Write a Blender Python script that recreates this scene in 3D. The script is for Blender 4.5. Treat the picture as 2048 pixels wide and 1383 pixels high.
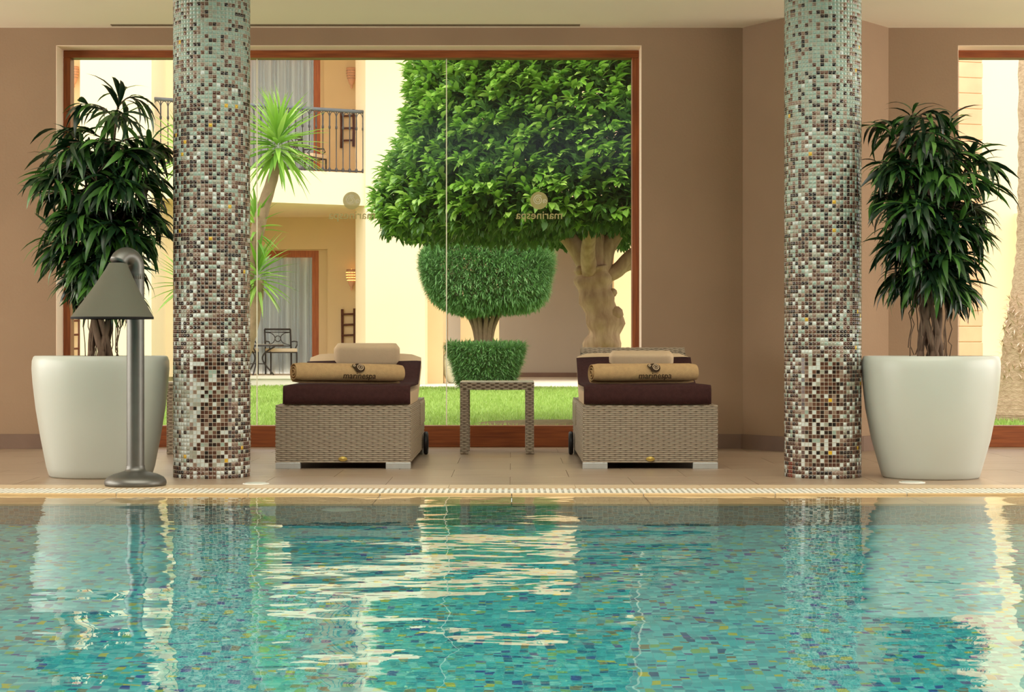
import bpy, math, random
import numpy as np
from mathutils import Vector, Matrix
R = math.radians
random.seed(7); rng = np.random.default_rng(7)
sc = bpy.context.scene
col = sc.collection
for o in list(bpy.data.objects): bpy.data.objects.remove(o)

# ------------------------------------------------------------------ camera, world, lights, exposure
F = 3700.0; EYE = 0.69
cam = bpy.data.objects.new('camera', bpy.data.cameras.new('camera')); col.objects.link(cam)
cam.location = (0, 0, EYE); cam.rotation_euler = (R(90), 0, 0)
cam.data.sensor_width = 36.0; cam.data.lens = 36.0 * F / 2048.0; cam.data.clip_end = 300
sc.camera = cam
world = bpy.data.worlds.new('World'); sc.world = world; world.use_nodes = True
bg = world.node_tree.nodes['Background']
bg.inputs['Color'].default_value = (1.0, 0.985, 0.955, 1); bg.inputs['Strength'].default_value = 2.45
sun = bpy.data.objects.new('sun', bpy.data.lights.new('sun', 'SUN')); col.objects.link(sun)
sun.data.energy = 1.6; sun.data.angle = R(40); sun.data.color = (1.0, 0.96, 0.88)
sun.rotation_euler = (R(33), 0, R(-28))
SKY_L = 15.5
sky = bpy.data.objects.new('skylight_daylight', bpy.data.lights.new('skylight_daylight', 'AREA')); col.objects.link(sky)
sky.data.shape = 'RECTANGLE'; sky.data.size = 9.0; sky.data.size_y = 5.6
sky.data.energy = SKY_L * math.pi * 9.0 * 5.6 / 4; sky.data.color = (1.0, 0.94, 0.84)
sky.location = (0, 4.4, 4.52)
SIDE_L = 19.0
for sx in (-1, 1):      # unseen fill lamps added in the side walls to brighten deck and ceiling
    sl_ = bpy.data.objects.new('side_window_daylight', bpy.data.lights.new('side_window_daylight', 'AREA')); col.objects.link(sl_)
    sl_.data.shape = 'RECTANGLE'; sl_.data.size = 2.2; sl_.data.size_y = 6.4; sl_.data.energy = SIDE_L*math.pi*2.2*6.4/4; sl_.data.color = (1.0, 0.93, 0.82)
    sl_.location = (sx*7.16, 8.7, 1.45); sl_.rotation_euler = (0, R(90)*sx, 0)
vs = sc.view_settings
vs.view_transform = 'Standard'; vs.look = 'None'; vs.gamma = 1.0; vs.use_curve_mapping = False; vs.exposure = 0.0
cy = sc.cycles
cy.use_denoising = True
cy.sample_clamp_indirect = 6.0
cy.max_bounces = 12; cy.diffuse_bounces = 5; cy.glossy_bounces = 5; cy.transmission_bounces = 8; cy.transparent_max_bounces = 16
cy.caustics_reflective = False; cy.caustics_refractive = True; cy.blur_glossy = 0.3

def PX(px, D): return (px - 1024.0) * D / F
def PZ(py, D): return EYE + (691.5 - py) * D / F
def PT(px, py, D): return Vector((PX(px, D), D, PZ(py, D)))

# ------------------------------------------------------------------ materials
def lin(c):
    return tuple(((v/255)/12.92 if v/255 <= 0.04045 else ((v/255+0.055)/1.055)**2.4) for v in c)
def nodes(m):
    m.use_nodes = True
    nt = m.node_tree
    return nt, nt.nodes, nt.links, nt.nodes['Principled BSDF']
def mat(name, rgb, rough=0.6, spec=0.4, metal=0.0, var=0.0, vscale=3.0, stretch=(1,1,1), bump=0.0, bscale=40.0, rgb2=None, coat=0.0, detail=6):
    m = bpy.data.materials.new(name); nt, N, L, b = nodes(m)
    c = lin(rgb); b.inputs['Roughness'].default_value = rough; b.inputs['Specular IOR Level'].default_value = spec
    b.inputs['Metallic'].default_value = metal; b.inputs['Coat Weight'].default_value = coat
    b.inputs['Base Color'].default_value = (*c, 1)
    if var or bump:
        tc = N.new('ShaderNodeTexCoord'); mp = N.new('ShaderNodeMapping'); mp.inputs['Scale'].default_value = stretch
        L.new(tc.outputs['Object'], mp.inputs['Vector'])
    if var:
        n = N.new('ShaderNodeTexNoise'); n.inputs['Scale'].default_value = vscale; n.inputs['Detail'].default_value = detail
        L.new(mp.outputs[0], n.inputs['Vector'])
        rp = N.new('ShaderNodeValToRGB')
        c2 = lin(rgb2) if rgb2 else tuple(x*(1-var) for x in c)
        c1 = c if rgb2 else tuple(min(1, x*(1+var)) for x in c)
        rp.color_ramp.elements[0].position = 0.3; rp.color_ramp.elements[1].position = 0.7
        rp.color_ramp.elements[0].color = (*c2, 1); rp.color_ramp.elements[1].color = (*c1, 1)
        L.new(n.outputs['Fac'], rp.inputs[0]); L.new(rp.outputs[0], b.inputs['Base Color'])
    if bump:
        n2 = N.new('ShaderNodeTexNoise'); n2.inputs['Scale'].default_value = bscale; n2.inputs['Detail'].default_value = 5
        L.new(mp.outputs[0], n2.inputs['Vector'])
        bp = N.new('ShaderNodeBump'); bp.inputs['Strength'].default_value = bump; bp.inputs['Distance'].default_value = 0.01
        L.new(n2.outputs['Fac'], bp.inputs['Height']); L.new(bp.outputs[0], b.inputs['Normal'])
    return m
def leafmat(name, cols, rough=0.4, trans=0.3, spec=0.4):
    """each leaf takes its own green"""
    m = bpy.data.materials.new(name); nt, N, L, b = nodes(m)
    g = N.new('ShaderNodeNewGeometry'); oi = N.new('ShaderNodeObjectInfo')
    ad = N.new('ShaderNodeMath'); ad.operation = 'ADD'; fr = N.new('ShaderNodeMath'); fr.operation = 'FRACT'
    L.new(g.outputs['Random Per Island'], ad.inputs[0]); L.new(oi.outputs['Random'], ad.inputs[1]); L.new(ad.outputs[0], fr.inputs[0])
    rp = N.new('ShaderNodeValToRGB'); el = rp.color_ramp.elements
    while len(el) < len(cols): el.new(0.5)
    for i, c in enumerate(cols):
        el[i].position = i/(len(cols)-1); el[i].color = (*lin(c), 1)
    L.new(fr.outputs[0], rp.inputs[0]); L.new(rp.outputs[0], b.inputs['Base Color'])
    b.inputs['Roughness'].default_value = rough; b.inputs['Specular IOR Level'].default_value = spec
    t = N.new('ShaderNodeBsdfTranslucent'); L.new(rp.outputs[0], t.inputs['Color'])
    mx = N.new('ShaderNodeMixShader'); mx.inputs[0].default_value = trans
    L.new(b.outputs[0], mx.inputs[1]); L.new(t.outputs[0], mx.inputs[2]); L.new(mx.outputs[0], N['Material Output'].inputs['Surface'])
    return m

M = {}
M['wall'] = mat('wall_plaster', (158,132,107), 0.85, 0.2, var=0.06, vscale=1.6, bump=0.15, bscale=60)
M['ceiling'] = mat('ceiling_paint', (248,238,214), 0.8, 0.2, var=0.02, vscale=1.0)
M['base'] = mat('baseboard_stone', (122,98,82), 0.5, 0.4, var=0.10, vscale=6)
M['reveal'] = mat('reveal_plaster_lit', (246,222,198), 0.8, 0.2, var=0.04, vscale=4)  # paler than the wall: light from outdoors put into the colour
M['wood'] = mat('window_wood', (160,90,46), 0.42, 0.4, var=0.3, vscale=3.0, stretch=(1.2,12,22), rgb2=(118,60,30))
M['woodv'] = mat('window_wood_upright', (160,90,46), 0.42, 0.4, var=0.3, vscale=3.0, stretch=(22,12,1.2), rgb2=(118,60,30))
M['floor'] = mat('floor_stone', (170,150,128), 0.34, 0.45, var=0.2, vscale=2.2, stretch=(0.8,7,1), rgb2=(148,126,104), bump=0.05, bscale=30)
M['joint'] = mat('floor_joint', (150,126,104), 0.8, 0.2)
M['coping'] = mat('coping_stone', (200,178,146), 0.4, 0.4, var=0.12, vscale=5, stretch=(1,4,1))
M['lip'] = mat('pool_lip_stone', (214,184,136), 0.45, 0.4, var=0.1, vscale=4)
M['grate'] = mat('grate_plastic', (232,230,218), 0.4, 0.4)
M['gutter'] = mat('gutter_dark', (44,38,32), 0.8, 0.2)
M['grout'] = mat('tile_grout', (198,188,170), 0.85, 0.2)
M['pot'] = mat('planter_glaze', (190,194,184), 0.35, 0.4, var=0.02, vscale=3)
M['soil'] = mat('soil', (48,36,28), 0.95, 0.1, var=0.4, vscale=60, bump=0.8, bscale=80)
M['bark'] = mat('plant_bark', (112,92,76), 0.85, 0.2, var=0.3, vscale=12, stretch=(6,6,1), bump=0.4, bscale=60)
M['fleaf'] = leafmat('ficus_leaf', [(18,40,24),(22,46,26),(28,56,28),(24,50,32),(62,104,42),(84,132,54),(20,42,28)], 0.32, 0.12, 0.5)
M['steel'] = mat('lamp_steel', (112,111,106), 0.42, 0.5, metal=0.85, var=0.06, vscale=18)
M['shade'] = mat('lamp_shade_paint', (94,94,82), 0.5, 0.4, metal=0.25, var=0.03, vscale=8)
M['dark'] = mat('dark_underside', (26,24,22), 0.7, 0.2)
M['wick'] = mat('wicker_strand', (160,146,126), 0.55, 0.35, var=0.14, vscale=30, stretch=(0.5,0.5,6))
M['wickb'] = mat('wicker_backing', (66,54,44), 0.85, 0.15)
M['wickt'] = mat('table_wicker_backing', (104,90,74), 0.85, 0.15)
M['alu'] = mat('aluminium_foot', (202,206,204), 0.35, 0.5, metal=0.6, var=0.05, vscale=20)
M['gold'] = mat('brass_badge', (206,178,96), 0.3, 0.5, metal=0.8)
M['rubber'] = mat('wheel_rubber', (22,21,22), 0.5, 0.4)
M['hub'] = mat('wheel_hub', (150,150,148), 0.4, 0.5, metal=0.5)
M['tan'] = mat('tan_fabric', (204,180,148), 0.9, 0.1, var=0.05, vscale=9, bump=0.2, bscale=220)
M['cover'] = mat('dark_brown_terry', (66,42,40), 0.97, 0.08, var=0.14, vscale=60, bump=0.5, bscale=400)
M['towel'] = mat('towel_terry', (186,154,110), 0.97, 0.08, var=0.08, vscale=45, bump=0.5, bscale=350)
M['ink'] = mat('embroidery_dark', (58,44,30), 0.85, 0.1)
M['glasstop'] = mat('table_glass_top', (206,204,190), 0.15, 0.6)
M['cream'] = mat('facade_cream', (250,228,192), 0.9, 0.15, var=0.03, vscale=0.5)
M['ochre'] = mat('facade_ochre', (232,204,160), 0.9, 0.15, var=0.05, vscale=0.8)
M['taupe'] = mat('porch_taupe', (222,214,202), 0.9, 0.15, var=0.05, vscale=0.6)
M['plinth'] = mat('plinth_stone', (150,124,112), 0.8, 0.2, var=0.1, vscale=3)
M['pave'] = mat('paving', (232,222,206), 0.8, 0.2, var=0.06, vscale=2)
M['block'] = mat('block_stone', (236,184,146), 0.9, 0.15, var=0.08, vscale=3)
M['doorwood'] = mat('door_wood', (196,112,58), 0.5, 0.35, var=0.25, vscale=3, stretch=(14,8,1), rgb2=(160,82,38))
M['curtain'] = mat('curtain_cloth', (240,242,242), 0.9, 0.1, var=0.05, vscale=4, stretch=(8,1,0.3))
M['iron'] = mat('wrought_iron', (70,66,66), 0.6, 0.4)
M['rail'] = mat('rail_paint', (110,112,118), 0.55, 0.4, var=0.08, vscale=20)
M['ladder'] = mat('ladder_wood', (96,56,40), 0.75, 0.3, var=0.2, vscale=20, stretch=(4,4,1))
M['terra'] = mat('terracotta', (226,172,140), 0.85, 0.2, var=0.1, vscale=14)
M['jar'] = mat('jar_glaze', (220,226,208), 0.3, 0.4, var=0.06, vscale=5)
M['cush'] = mat('seat_cushion', (236,220,196), 0.9, 0.1)
M['lawn'] = mat('lawn_soil', (128,150,76), 0.95, 0.1, var=0.3, vscale=1.4, rgb2=(106,130,62), bump=0.3, bscale=60)
M['grass'] = leafmat('grass_blade', [(150,180,84),(166,196,98),(184,208,120),(140,168,76)], 0.6, 0.35, 0.2)
M['mulch'] = mat('bare_soil', (120,104,70), 0.95, 0.1, var=0.3, vscale=14, bump=0.5, bscale=40)
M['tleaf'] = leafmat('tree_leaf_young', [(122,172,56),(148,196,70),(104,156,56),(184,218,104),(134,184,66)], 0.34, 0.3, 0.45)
M['tleafd'] = leafmat('tree_leaf_inner_shade', [(82,122,54),(96,140,58),(70,108,50),(108,154,66)], 0.36, 0.25, 0.4)  # old leaves; the dark greens also paint the shade inside the crown
M['tbark'] = mat('tree_bark', (220,182,150), 0.9, 0.15, var=0.22, vscale=5, stretch=(3,3,1), rgb2=(178,138,110), bump=0.6, bscale=14)
M['needle'] = leafmat('topiary_leaf', [(108,156,88),(130,176,106),(92,140,78),(158,196,134)], 0.5, 0.25, 0.3)
M['stem'] = mat('topiary_stem', (136,112,86), 0.9, 0.15, var=0.2, vscale=20, stretch=(5,5,1), bump=0.4, bscale=40)
M['yleaf'] = leafmat('yucca_leaf', [(130,176,58),(158,200,84),(104,152,56),(184,214,110),(120,166,62)], 0.45, 0.3, 0.4)
M['ybark'] = mat('yucca_bark', (150,124,98), 0.9, 0.15, var=0.2, vscale=10, bump=0.5, bscale=30)
M['palm'] = mat('palm_bark', (226,196,166), 0.95, 0.1, var=0.22, vscale=9, stretch=(2,2,6), rgb2=(190,156,128), bump=0.7, bscale=24)
M['frond'] = mat('palm_boot_fibre', (222,198,176), 0.95, 0.1, var=0.25, vscale=22)
def vinyl(name, rgb, clear):
    m = bpy.data.materials.new(name); nt, N, L, b = nodes(m); b.inputs['Base Color'].default_value = (*lin(rgb), 1); b.inputs['Roughness'].default_value = 0.8
    t = N.new('ShaderNodeBsdfTranslucent'); t.inputs['Color'].default_value = (*lin(rgb), 1); tr = N.new('ShaderNodeBsdfTransparent')
    m1 = N.new('ShaderNodeMixShader'); m1.inputs[0].default_value = 0.5; L.new(b.outputs[0], m1.inputs[1]); L.new(t.outputs[0], m1.inputs[2])
    m2 = N.new('ShaderNodeMixShader'); m2.inputs[0].default_value = clear; L.new(m1.outputs[0], m2.inputs[1]); L.new(tr.outputs[0], m2.inputs[2])
    L.new(m2.outputs[0], N['Material Output'].inputs['Surface']); return m
M['vinyl'] = vinyl('window_vinyl', (168,154,104), 0.08); M['vinyl2'] = vinyl('window_vinyl_line', (250,246,230), 0.0)
m = bpy.data.materials.new('dimming_glass'); nt, N, L, b_ = nodes(m); N.remove(b_); tr = N.new('ShaderNodeBsdfTransparent'); tr.inputs['Color'].default_value = (0.55, 0.57, 0.6, 1); L.new(tr.outputs[0], N['Material Output'].inputs['Surface']); M['clere'] = m  # clear grey pane, added to dim the back window's reflection
M['slot'] = mat('diffuser_slot', (120,104,80), 0.7, 0.2)
M['outwall'] = mat('hall_outside_wall', (214,196,164), 0.9, 0.15)
def emis(name, rgb, s):
    m = bpy.data.materials.new(name); nt, N, L, b = nodes(m)
    b.inputs['Base Color'].default_value = (*lin(rgb), 1); b.inputs['Emission Color'].default_value = (*lin(rgb), 1); b.inputs['Emission Strength'].default_value = s
    return m
M['glow'] = emis('sconce_lamp_glow', (255,190,96), 5.0)

def glass_pane():
    m = bpy.data.materials.new('window_glass'); nt, N, L, b = nodes(m); N.remove(b)
    tr = N.new('ShaderNodeBsdfTransparent'); tr.inputs['Color'].default_value = (0.965, 0.975, 0.955, 1)
    gl = N.new('ShaderNodeBsdfGlossy'); gl.inputs['Roughness'].default_value = 0.09
    fr = N.new('ShaderNodeFresnel'); fr.inputs['IOR'].default_value = 1.5
    mx = N.new('ShaderNodeMixShader'); L.new(fr.outputs[0], mx.inputs[0]); L.new(tr.outputs[0], mx.inputs[1]); L.new(gl.outputs[0], mx.inputs[2])
    L.new(mx.outputs[0], N['Material Output'].inputs['Surface']); return m
M['glass'] = glass_pane()

def water_mat():
    m = bpy.data.materials.new('pool_water'); nt, N, L, b = nodes(m)
    b.inputs['Base Color'].default_value = (0.93, 0.99, 0.98, 1); b.inputs['Transmission Weight'].default_value = 1.0
    b.inputs['Roughness'].default_value = 0.0; b.inputs['IOR'].default_value = 1.333
    tc = N.new('ShaderNodeTexCoord')
    def layer(scale, sx, sy, detail, rough=0.5):
        mp = N.new('ShaderNodeMapping'); mp.inputs['Scale'].default_value = (sx, sy, 1); L.new(tc.outputs['Object'], mp.inputs['Vector'])
        n = N.new('ShaderNodeTexNoise'); n.inputs['Scale'].default_value = scale; n.inputs['Detail'].default_value = detail; n.inputs['Roughness'].default_value = rough
        L.new(mp.outputs[0], n.inputs['Vector']); return n
    a = layer(1.8, 0.9, 1.0, 1.5); c = layer(8.0, 0.8, 1.0, 1.5)
    b1 = N.new('ShaderNodeBump'); b1.inputs['Strength'].default_value = 1.0; b1.inputs['Distance'].default_value = 0.014
    b2 = N.new('ShaderNodeBump'); b2.inputs['Strength'].default_value = 1.0; b2.inputs['Distance'].default_value = 0.0020
    L.new(a.outputs['Fac'], b1.inputs['Height']); L.new(c.outputs['Fac'], b2.inputs['Height'])
    L.new(b1.outputs[0], b2.inputs['Normal']); L.new(b2.outputs[0], b.inputs['Normal'])
    return m
M['water'] = water_mat()

def mosaic_mat(name, size, cols, axes, grout=(150,190,186), gw=0.06):
    """square mosaic pieces, each piece one colour of the list"""
    m = bpy.data.materials.new(name); nt, N, L, b = nodes(m)
    tc = N.new('ShaderNodeTexCoord'); sp = N.new('ShaderNodeSeparateXYZ'); L.new(tc.outputs['Object'], sp.inputs[0])
    def math_(op, a, bb=None):
        n = N.new('ShaderNodeMath'); n.operation = op
        for i, v in enumerate((a, bb)):
            if v is None: continue
            if isinstance(v, (int, float)): n.inputs[i].default_value = v
            else: L.new(v, n.inputs[i])
        return n.outputs[0]
    u = math_('DIVIDE', sp.outputs[axes[0]], size); v = math_('DIVIDE', sp.outputs[axes[1]], size)
    fu = math_('FLOOR', u); fv = math_('FLOOR', v)
    cb = N.new('ShaderNodeCombineXYZ'); L.new(fu, cb.inputs[0]); L.new(fv, cb.inputs[1])
    wn = N.new('ShaderNodeTexWhiteNoise'); wn.noise_dimensions = '2D'; L.new(cb.outputs[0], wn.inputs['Vector'])
    rp = N.new('ShaderNodeValToRGB'); rp.color_ramp.interpolation = 'CONSTANT'; el = rp.color_ramp.elements
    while len(el) < len(cols): el.new(0.5)
    tot = sum(w for _, w in cols); acc = 0
    for i, (c, w) in enumerate(cols):
        el[i].position = acc/tot; el[i].color = (*lin(c), 1); acc += w
    L.new(wn.outputs['Value'], rp.inputs[0])
    ru = math_('FRACT', u); rv = math_('FRACT', v)
    gu = math_('LESS_THAN', ru, gw); gv = math_('LESS_THAN', rv, gw); g = math_('MAXIMUM', gu, gv)
    mx = N.new('ShaderNodeMix'); mx.data_type = 'RGBA'
    L.new(g, mx.inputs[0]); L.new(rp.outputs[0], mx.inputs[6]); mx.inputs[7].default_value = (*lin(grout), 1)
    L.new(mx.outputs[2], b.inputs['Base Color']); b.inputs['Roughness'].default_value = 0.5
    return m
POOLC = [((48,176,182),30),((66,190,194),26),((38,156,170),18),((104,202,202),8),((20,104,140),6),((110,176,120),4),((160,182,90),2.5),((36,84,156),3),((110,130,110),3),((84,104,150),1.5)]
WALLC = [((70,146,154),20),((96,164,166),16),((56,118,128),14),((124,146,132),10),((92,110,98),8),((140,176,172),8),((44,98,112),6)]
M['poolfloor'] = mosaic_mat('pool_floor_mosaic', 0.026, POOLC, (0,1), (84,172,180), 0.07)
M['poolwall'] = mosaic_mat('pool_wall_mosaic', 0.0225, WALLC, (0,2), (196,200,184), 0.07)
M['poolside'] = mosaic_mat('pool_side_mosaic', 0.0225, POOLC, (1,2), (84,172,180), 0.07)

# ------------------------------------------------------------------ mesh helpers
def wloc(o):
    v = Vector((0,0,0))
    while o is not None: v += o.location; o = o.parent
    return v
def tag(o, label=None, cat=None, group=None, kind=None):
    if label: o['label'] = label
    if cat: o['category'] = cat
    if group: o['group'] = group
    if kind: o['kind'] = kind
    return o
def thing(name, label, cat, loc=(0,0,0), group=None, kind=None):
    o = bpy.data.objects.new(name, None); o.empty_display_size = 0.05; col.objects.link(o); o.location = loc
    return tag(o, label, cat, group, kind)
class MB:
    """collects geometry in world coordinates; build() links it as one mesh object"""
    def __init__(s): s.v = []; s.f = []; s.m = []; s.cur = 0
    def add(s, V, Fc):
        b = len(s.v); s.v += [tuple(p) for p in V]; s.f += [tuple(i+b for i in f) for f in Fc]; s.m += [s.cur]*len(Fc); return s
    def box(s, x0, x1, y0, y1, z0, z1, mtx=None):
        V = [Vector(p) for p in ((x0,y0,z0),(x1,y0,z0),(x1,y1,z0),(x0,y1,z0),(x0,y0,z1),(x1,y0,z1),(x1,y1,z1),(x0,y1,z1))]
        if mtx is not None: V = [mtx @ p for p in V]
        return s.add(V, [(3,2,1,0),(4,5,6,7),(0,1,5,4),(1,2,6,5),(2,3,7,6),(3,0,4,7)])
    def prism(s, poly, z0, z1):
        n = len(poly); V = [(x,y,z0) for x,y in poly] + [(x,y,z1) for x,y in poly]
        return s.add(V, [tuple(range(n-1,-1,-1)), tuple(range(n,2*n))] + [(i,(i+1)%n,n+(i+1)%n,n+i) for i in range(n)])
    def lathe(s, prof, n=48, c=(0,0,0), mtx=None, cap=False):
        V = []; m = len(prof)
        for r, z in prof:
            for k in range(n):
                a = 2*math.pi*k/n; p = Vector((c[0]+r*math.cos(a), c[1]+r*math.sin(a), c[2]+z)); V.append(mtx @ p if mtx is not None else p)
        Fc = [(i*n+k, i*n+(k+1)%n, (i+1)*n+(k+1)%n, (i+1)*n+k) for i in range(m-1) for k in range(n)]
        if cap: Fc += [tuple(range(n-1,-1,-1)), tuple((m-1)*n+k for k in range(n))]
        return s.add(V, Fc)
    def tube(s, pts, rad, n=8, cap=True):
        pts = [Vector(p) for p in pts]; N = len(pts)
        if not hasattr(rad, '__len__'): rad = [rad]*N
        V = []; up = None
        for i in range(N):
            t = (pts[min(i+1,N-1)] - pts[max(i-1,0)]).normalized()
            if up is None:
                up = Vector((0,0,1)) if abs(t.z) < 0.9 else Vector((0,1,0))
            a = t.cross(up)
            if a.length < 1e-5: a = t.orthogonal()
            a.normalize(); b = a.cross(t).normalized(); up = b
            for k in range(n):
                w = 2*math.pi*k/n; V.append(pts[i] + (a*math.cos(w) + b*math.sin(w))*rad[i])
        Fc = [(i*n+k, (i+1)*n+k, (i+1)*n+(k+1)%n, i*n+(k+1)%n) for i in range(N-1) for k in range(n)]
        if cap: Fc += [tuple(range(n)), tuple((N-1)*n+k for k in range(n-1,-1,-1))]
        return s.add(V, Fc)
    def mesh(s, name, mats, off=(0,0,0), smooth=False):
        me = bpy.data.meshes.new(name); ox, oy, oz = off
        me.from_pydata([(x-ox, y-oy, z-oz) for x,y,z in s.v], [], s.f)
        for mm in (mats if isinstance(mats, (list, tuple)) else [mats]): me.materials.append(mm)
        if any(s.m): me.polygons.foreach_set('material_index', s.m)
        if smooth: me.polygons.foreach_set('use_smooth', [True]*len(s.f))
        me.update(); return me
    def build(s, name, mats, parent=None, smooth=False, bevel=0.0, seg=2, loc=None, auto=None):
        base = wloc(parent) if parent else Vector((0,0,0))
        off = base + (Vector(loc) - base if loc is not None else Vector((0,0,0)))
        o = bpy.data.objects.new(name, s.mesh(name, mats, off, smooth)); col.objects.link(o)
        if parent: o.parent = parent
        o.location = off - base
        if bevel:
            md = o.modifiers.new('bevel', 'BEVEL'); md.width = bevel; md.segments = seg; md.limit_method = 'ANGLE'; md.angle_limit = R(40)
            o.data.polygons.foreach_set('use_smooth', [False]*len(o.data.polygons))
        if auto: 
            o.data.shade_smooth() if hasattr(o.data, 'shade_smooth') else None
            try: o.data.set_sharp_from_angle(angle=R(auto))
            except Exception: pass
        return o
def np_obj(name, V, Fc, mats, parent=None, midx=None, smooth=False):
    """fast big mesh, all faces with the same corner count"""
    V = np.asarray(V, np.float32); Fc = np.asarray(Fc, np.int32); k = Fc.shape[1]
    if parent: V = V - np.array(wloc(parent), np.float32)
    me = bpy.data.meshes.new(name); me.vertices.add(len(V)); me.vertices.foreach_set('co', V.ravel())
    me.loops.add(Fc.size); me.loops.foreach_set('vertex_index', Fc.ravel())
    me.polygons.add(len(Fc)); me.polygons.foreach_set('loop_start', np.arange(0, Fc.size, k, dtype=np.int32))
    me.polygons.foreach_set('loop_total', np.full(len(Fc), k, np.int32))
    for mm in (mats if isinstance(mats, (list, tuple)) else [mats]): me.materials.append(mm)
    if midx is not None: me.polygons.foreach_set('material_index', np.asarray(midx, np.int32))
    if smooth: me.polygons.foreach_set('use_smooth', np.ones(len(Fc), bool))
    me.update(calc_edges=True); me.validate()
    o = bpy.data.objects.new(name, me); col.objects.link(o)
    if parent: o.parent = parent
    return o
def leaf_geo(L, W, droop, segs=4, fold=0.25, power=0.8, petiole=0.04):
    """a leaf along +X, bending towards -Z; quads"""
    V = []; x = z = 0.0; ds = 1.0/segs
    for i in range(segs+1):
        t = i/segs; th = -droop*t*t
        w = W*0.5*max(0.06, math.sin(math.pi*min(1, max(0.0, t))**power))
        if i == 0: w = W*0.06
        if i == segs: w = W*0.02
        V += [(x*L, -w, z*L + fold*w), (x*L, 0, z*L), (x*L, w, z*L + fold*w)]
        tm = (i+0.5)/segs; a = -droop*tm
        x += ds*math.cos(a); z += ds*math.sin(a)
    Fc = []
    for i in range(segs):
        a = i*3; Fc += [(a, a+3, a+4, a+1), (a+1, a+4, a+5, a+2)]
    return np.array(V), np.array(Fc)
def frames(d, roll=None):
    """N x 3 directions -> N x 3 x 3 matrices with columns x=d, z as upward as possible"""
    d = d/np.linalg.norm(d, axis=1, keepdims=True)
    up = np.tile([0,0,1.0], (len(d),1)); bad = np.abs(d[:,2]) > 0.98; up[bad] = [1,0,0]
    y = np.cross(up, d); y /= np.linalg.norm(y, axis=1, keepdims=True); z = np.cross(d, y)
    if roll is not None:
        c = np.cos(roll)[:,None]; s = np.sin(roll)[:,None]; y, z = y*c + z*s, -y*s + z*c
    return np.stack([d, y, z], axis=2)
def scatter(LV, LF, pos, rot, scale):
    """copies of one leaf as one vertex and face array"""
    n = len(pos); V = np.einsum('nij,vj->nvi', rot, LV)*scale[:,None,None] + pos[:,None,:]
    Fc = LF[None] + (np.arange(n)*len(LV))[:,None,None]
    return V.reshape(-1,3), Fc.reshape(-1, LF.shape[1])
def leaf_objects(name, LV, LF, pos, rot, scale, m, parent, chunks=1, smooth=True):
    me = bpy.data.meshes.new(name); me.from_pydata([tuple(v) for v in LV], [], [tuple(int(i) for i in f) for f in LF])
    me.materials.append(m); me.polygons.foreach_set('use_smooth', [smooth]*len(LF))
    w = wloc(parent)
    for p, r, s in zip(pos, rot, scale):
        o = bpy.data.objects.new(name, me); col.objects.link(o); o.parent = parent
        mm = Matrix([list(r[i]*s) for i in range(3)]).to_4x4(); mm.translation = Vector(p) - w
        o.matrix_local = mm
def spline(pts, n):
    pts = [Vector(p) for p in pts]; P = [pts[0]*2-pts[1]] + pts + [pts[-1]*2-pts[-2]]; out = []
    for i in range(1, len(P)-2):
        for k in range(n):
            t = k/n; a,b,c,d = P[i-1],P[i],P[i+1],P[i+2]
            out.append(0.5*((2*b) + (c-a)*t + (2*a-5*b+4*c-d)*t*t + (3*b-a-3*c+d)*t**3))
    out.append(pts[-1]); return out
def weave(mb, o, u, v, w, h, amp=0.0032, pu=0.030, pv=0.0115):
    """wicker: wavy flat strands running along u, stacked along v, bulging along u x v"""
    o, u, v = Vector(o), Vector(u).normalized(), Vector(v).normalized(); n = u.cross(v)
    rows = max(1, round(h/pv)); pv = h/rows; cols = max(1, round(w/pu)); seg = cols*4; V = []; Fc = []
    for j in range(rows):
        ph = (j % 2)*math.pi; base = len(V); jit = random.uniform(-0.0004, 0.0004)
        for i in range(seg+1):
            d = amp*math.cos(math.pi*2*i/seg*cols/2 + ph) + jit
            p = o + u*(w*i/seg) + v*(pv*j)
            V += [p + v*(pv*0.06) + n*(d-0.0016), p + v*(pv*0.5) + n*(d+0.0012), p + v*(pv*0.94) + n*(d-0.0016)]
        for i in range(seg):
            a = base+i*3; Fc += [(a, a+3, a+4, a+1), (a+1, a+4, a+5, a+2)]
    mb.add(V, Fc)
def text_geo(body):
    cu = bpy.data.curves.new('lettering', 'FONT'); cu.body = body; cu.align_x = 'CENTER'; cu.resolution_u = 3; cu.offset = 0.012
    o = bpy.data.objects.new('lettering', cu); col.objects.link(o)
    dg = bpy.context.evaluated_depsgraph_get(); me = bpy.data.meshes.new_from_object(o.evaluated_get(dg))
    V = np.array([v.co[:2] for v in me.vertices]); Fc = [tuple(p.vertices) for p in me.polygons]
    bpy.data.objects.remove(o); bpy.data.curves.remove(cu); bpy.data.meshes.remove(me)
    w = V[:,0].max()-V[:,0].min(); V[:,0] -= (V[:,0].max()+V[:,0].min())/2; V /= w
    return V, Fc                      # width 1, baseline at 0
TXT = text_geo('marinespa')
def spiral_ribbon(turns, r0, r1, width, cx=0, cy=0, start=0.0, sgn=1, n=60):
    V = []; Fc = []
    for i in range(n+1):
        t = i/n; a = start + sgn*turns*2*math.pi*t; r = r0 + (r1-r0)*t; w = width*(0.55+0.45*t)/2
        for q in (r-w, r+w): V.append((cx+q*math.cos(a), cy+q*math.sin(a)))
    for i in range(n): Fc.append((2*i, 2*i+1, 2*i+3, 2*i+2))
    return np.array(V), Fc
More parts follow.
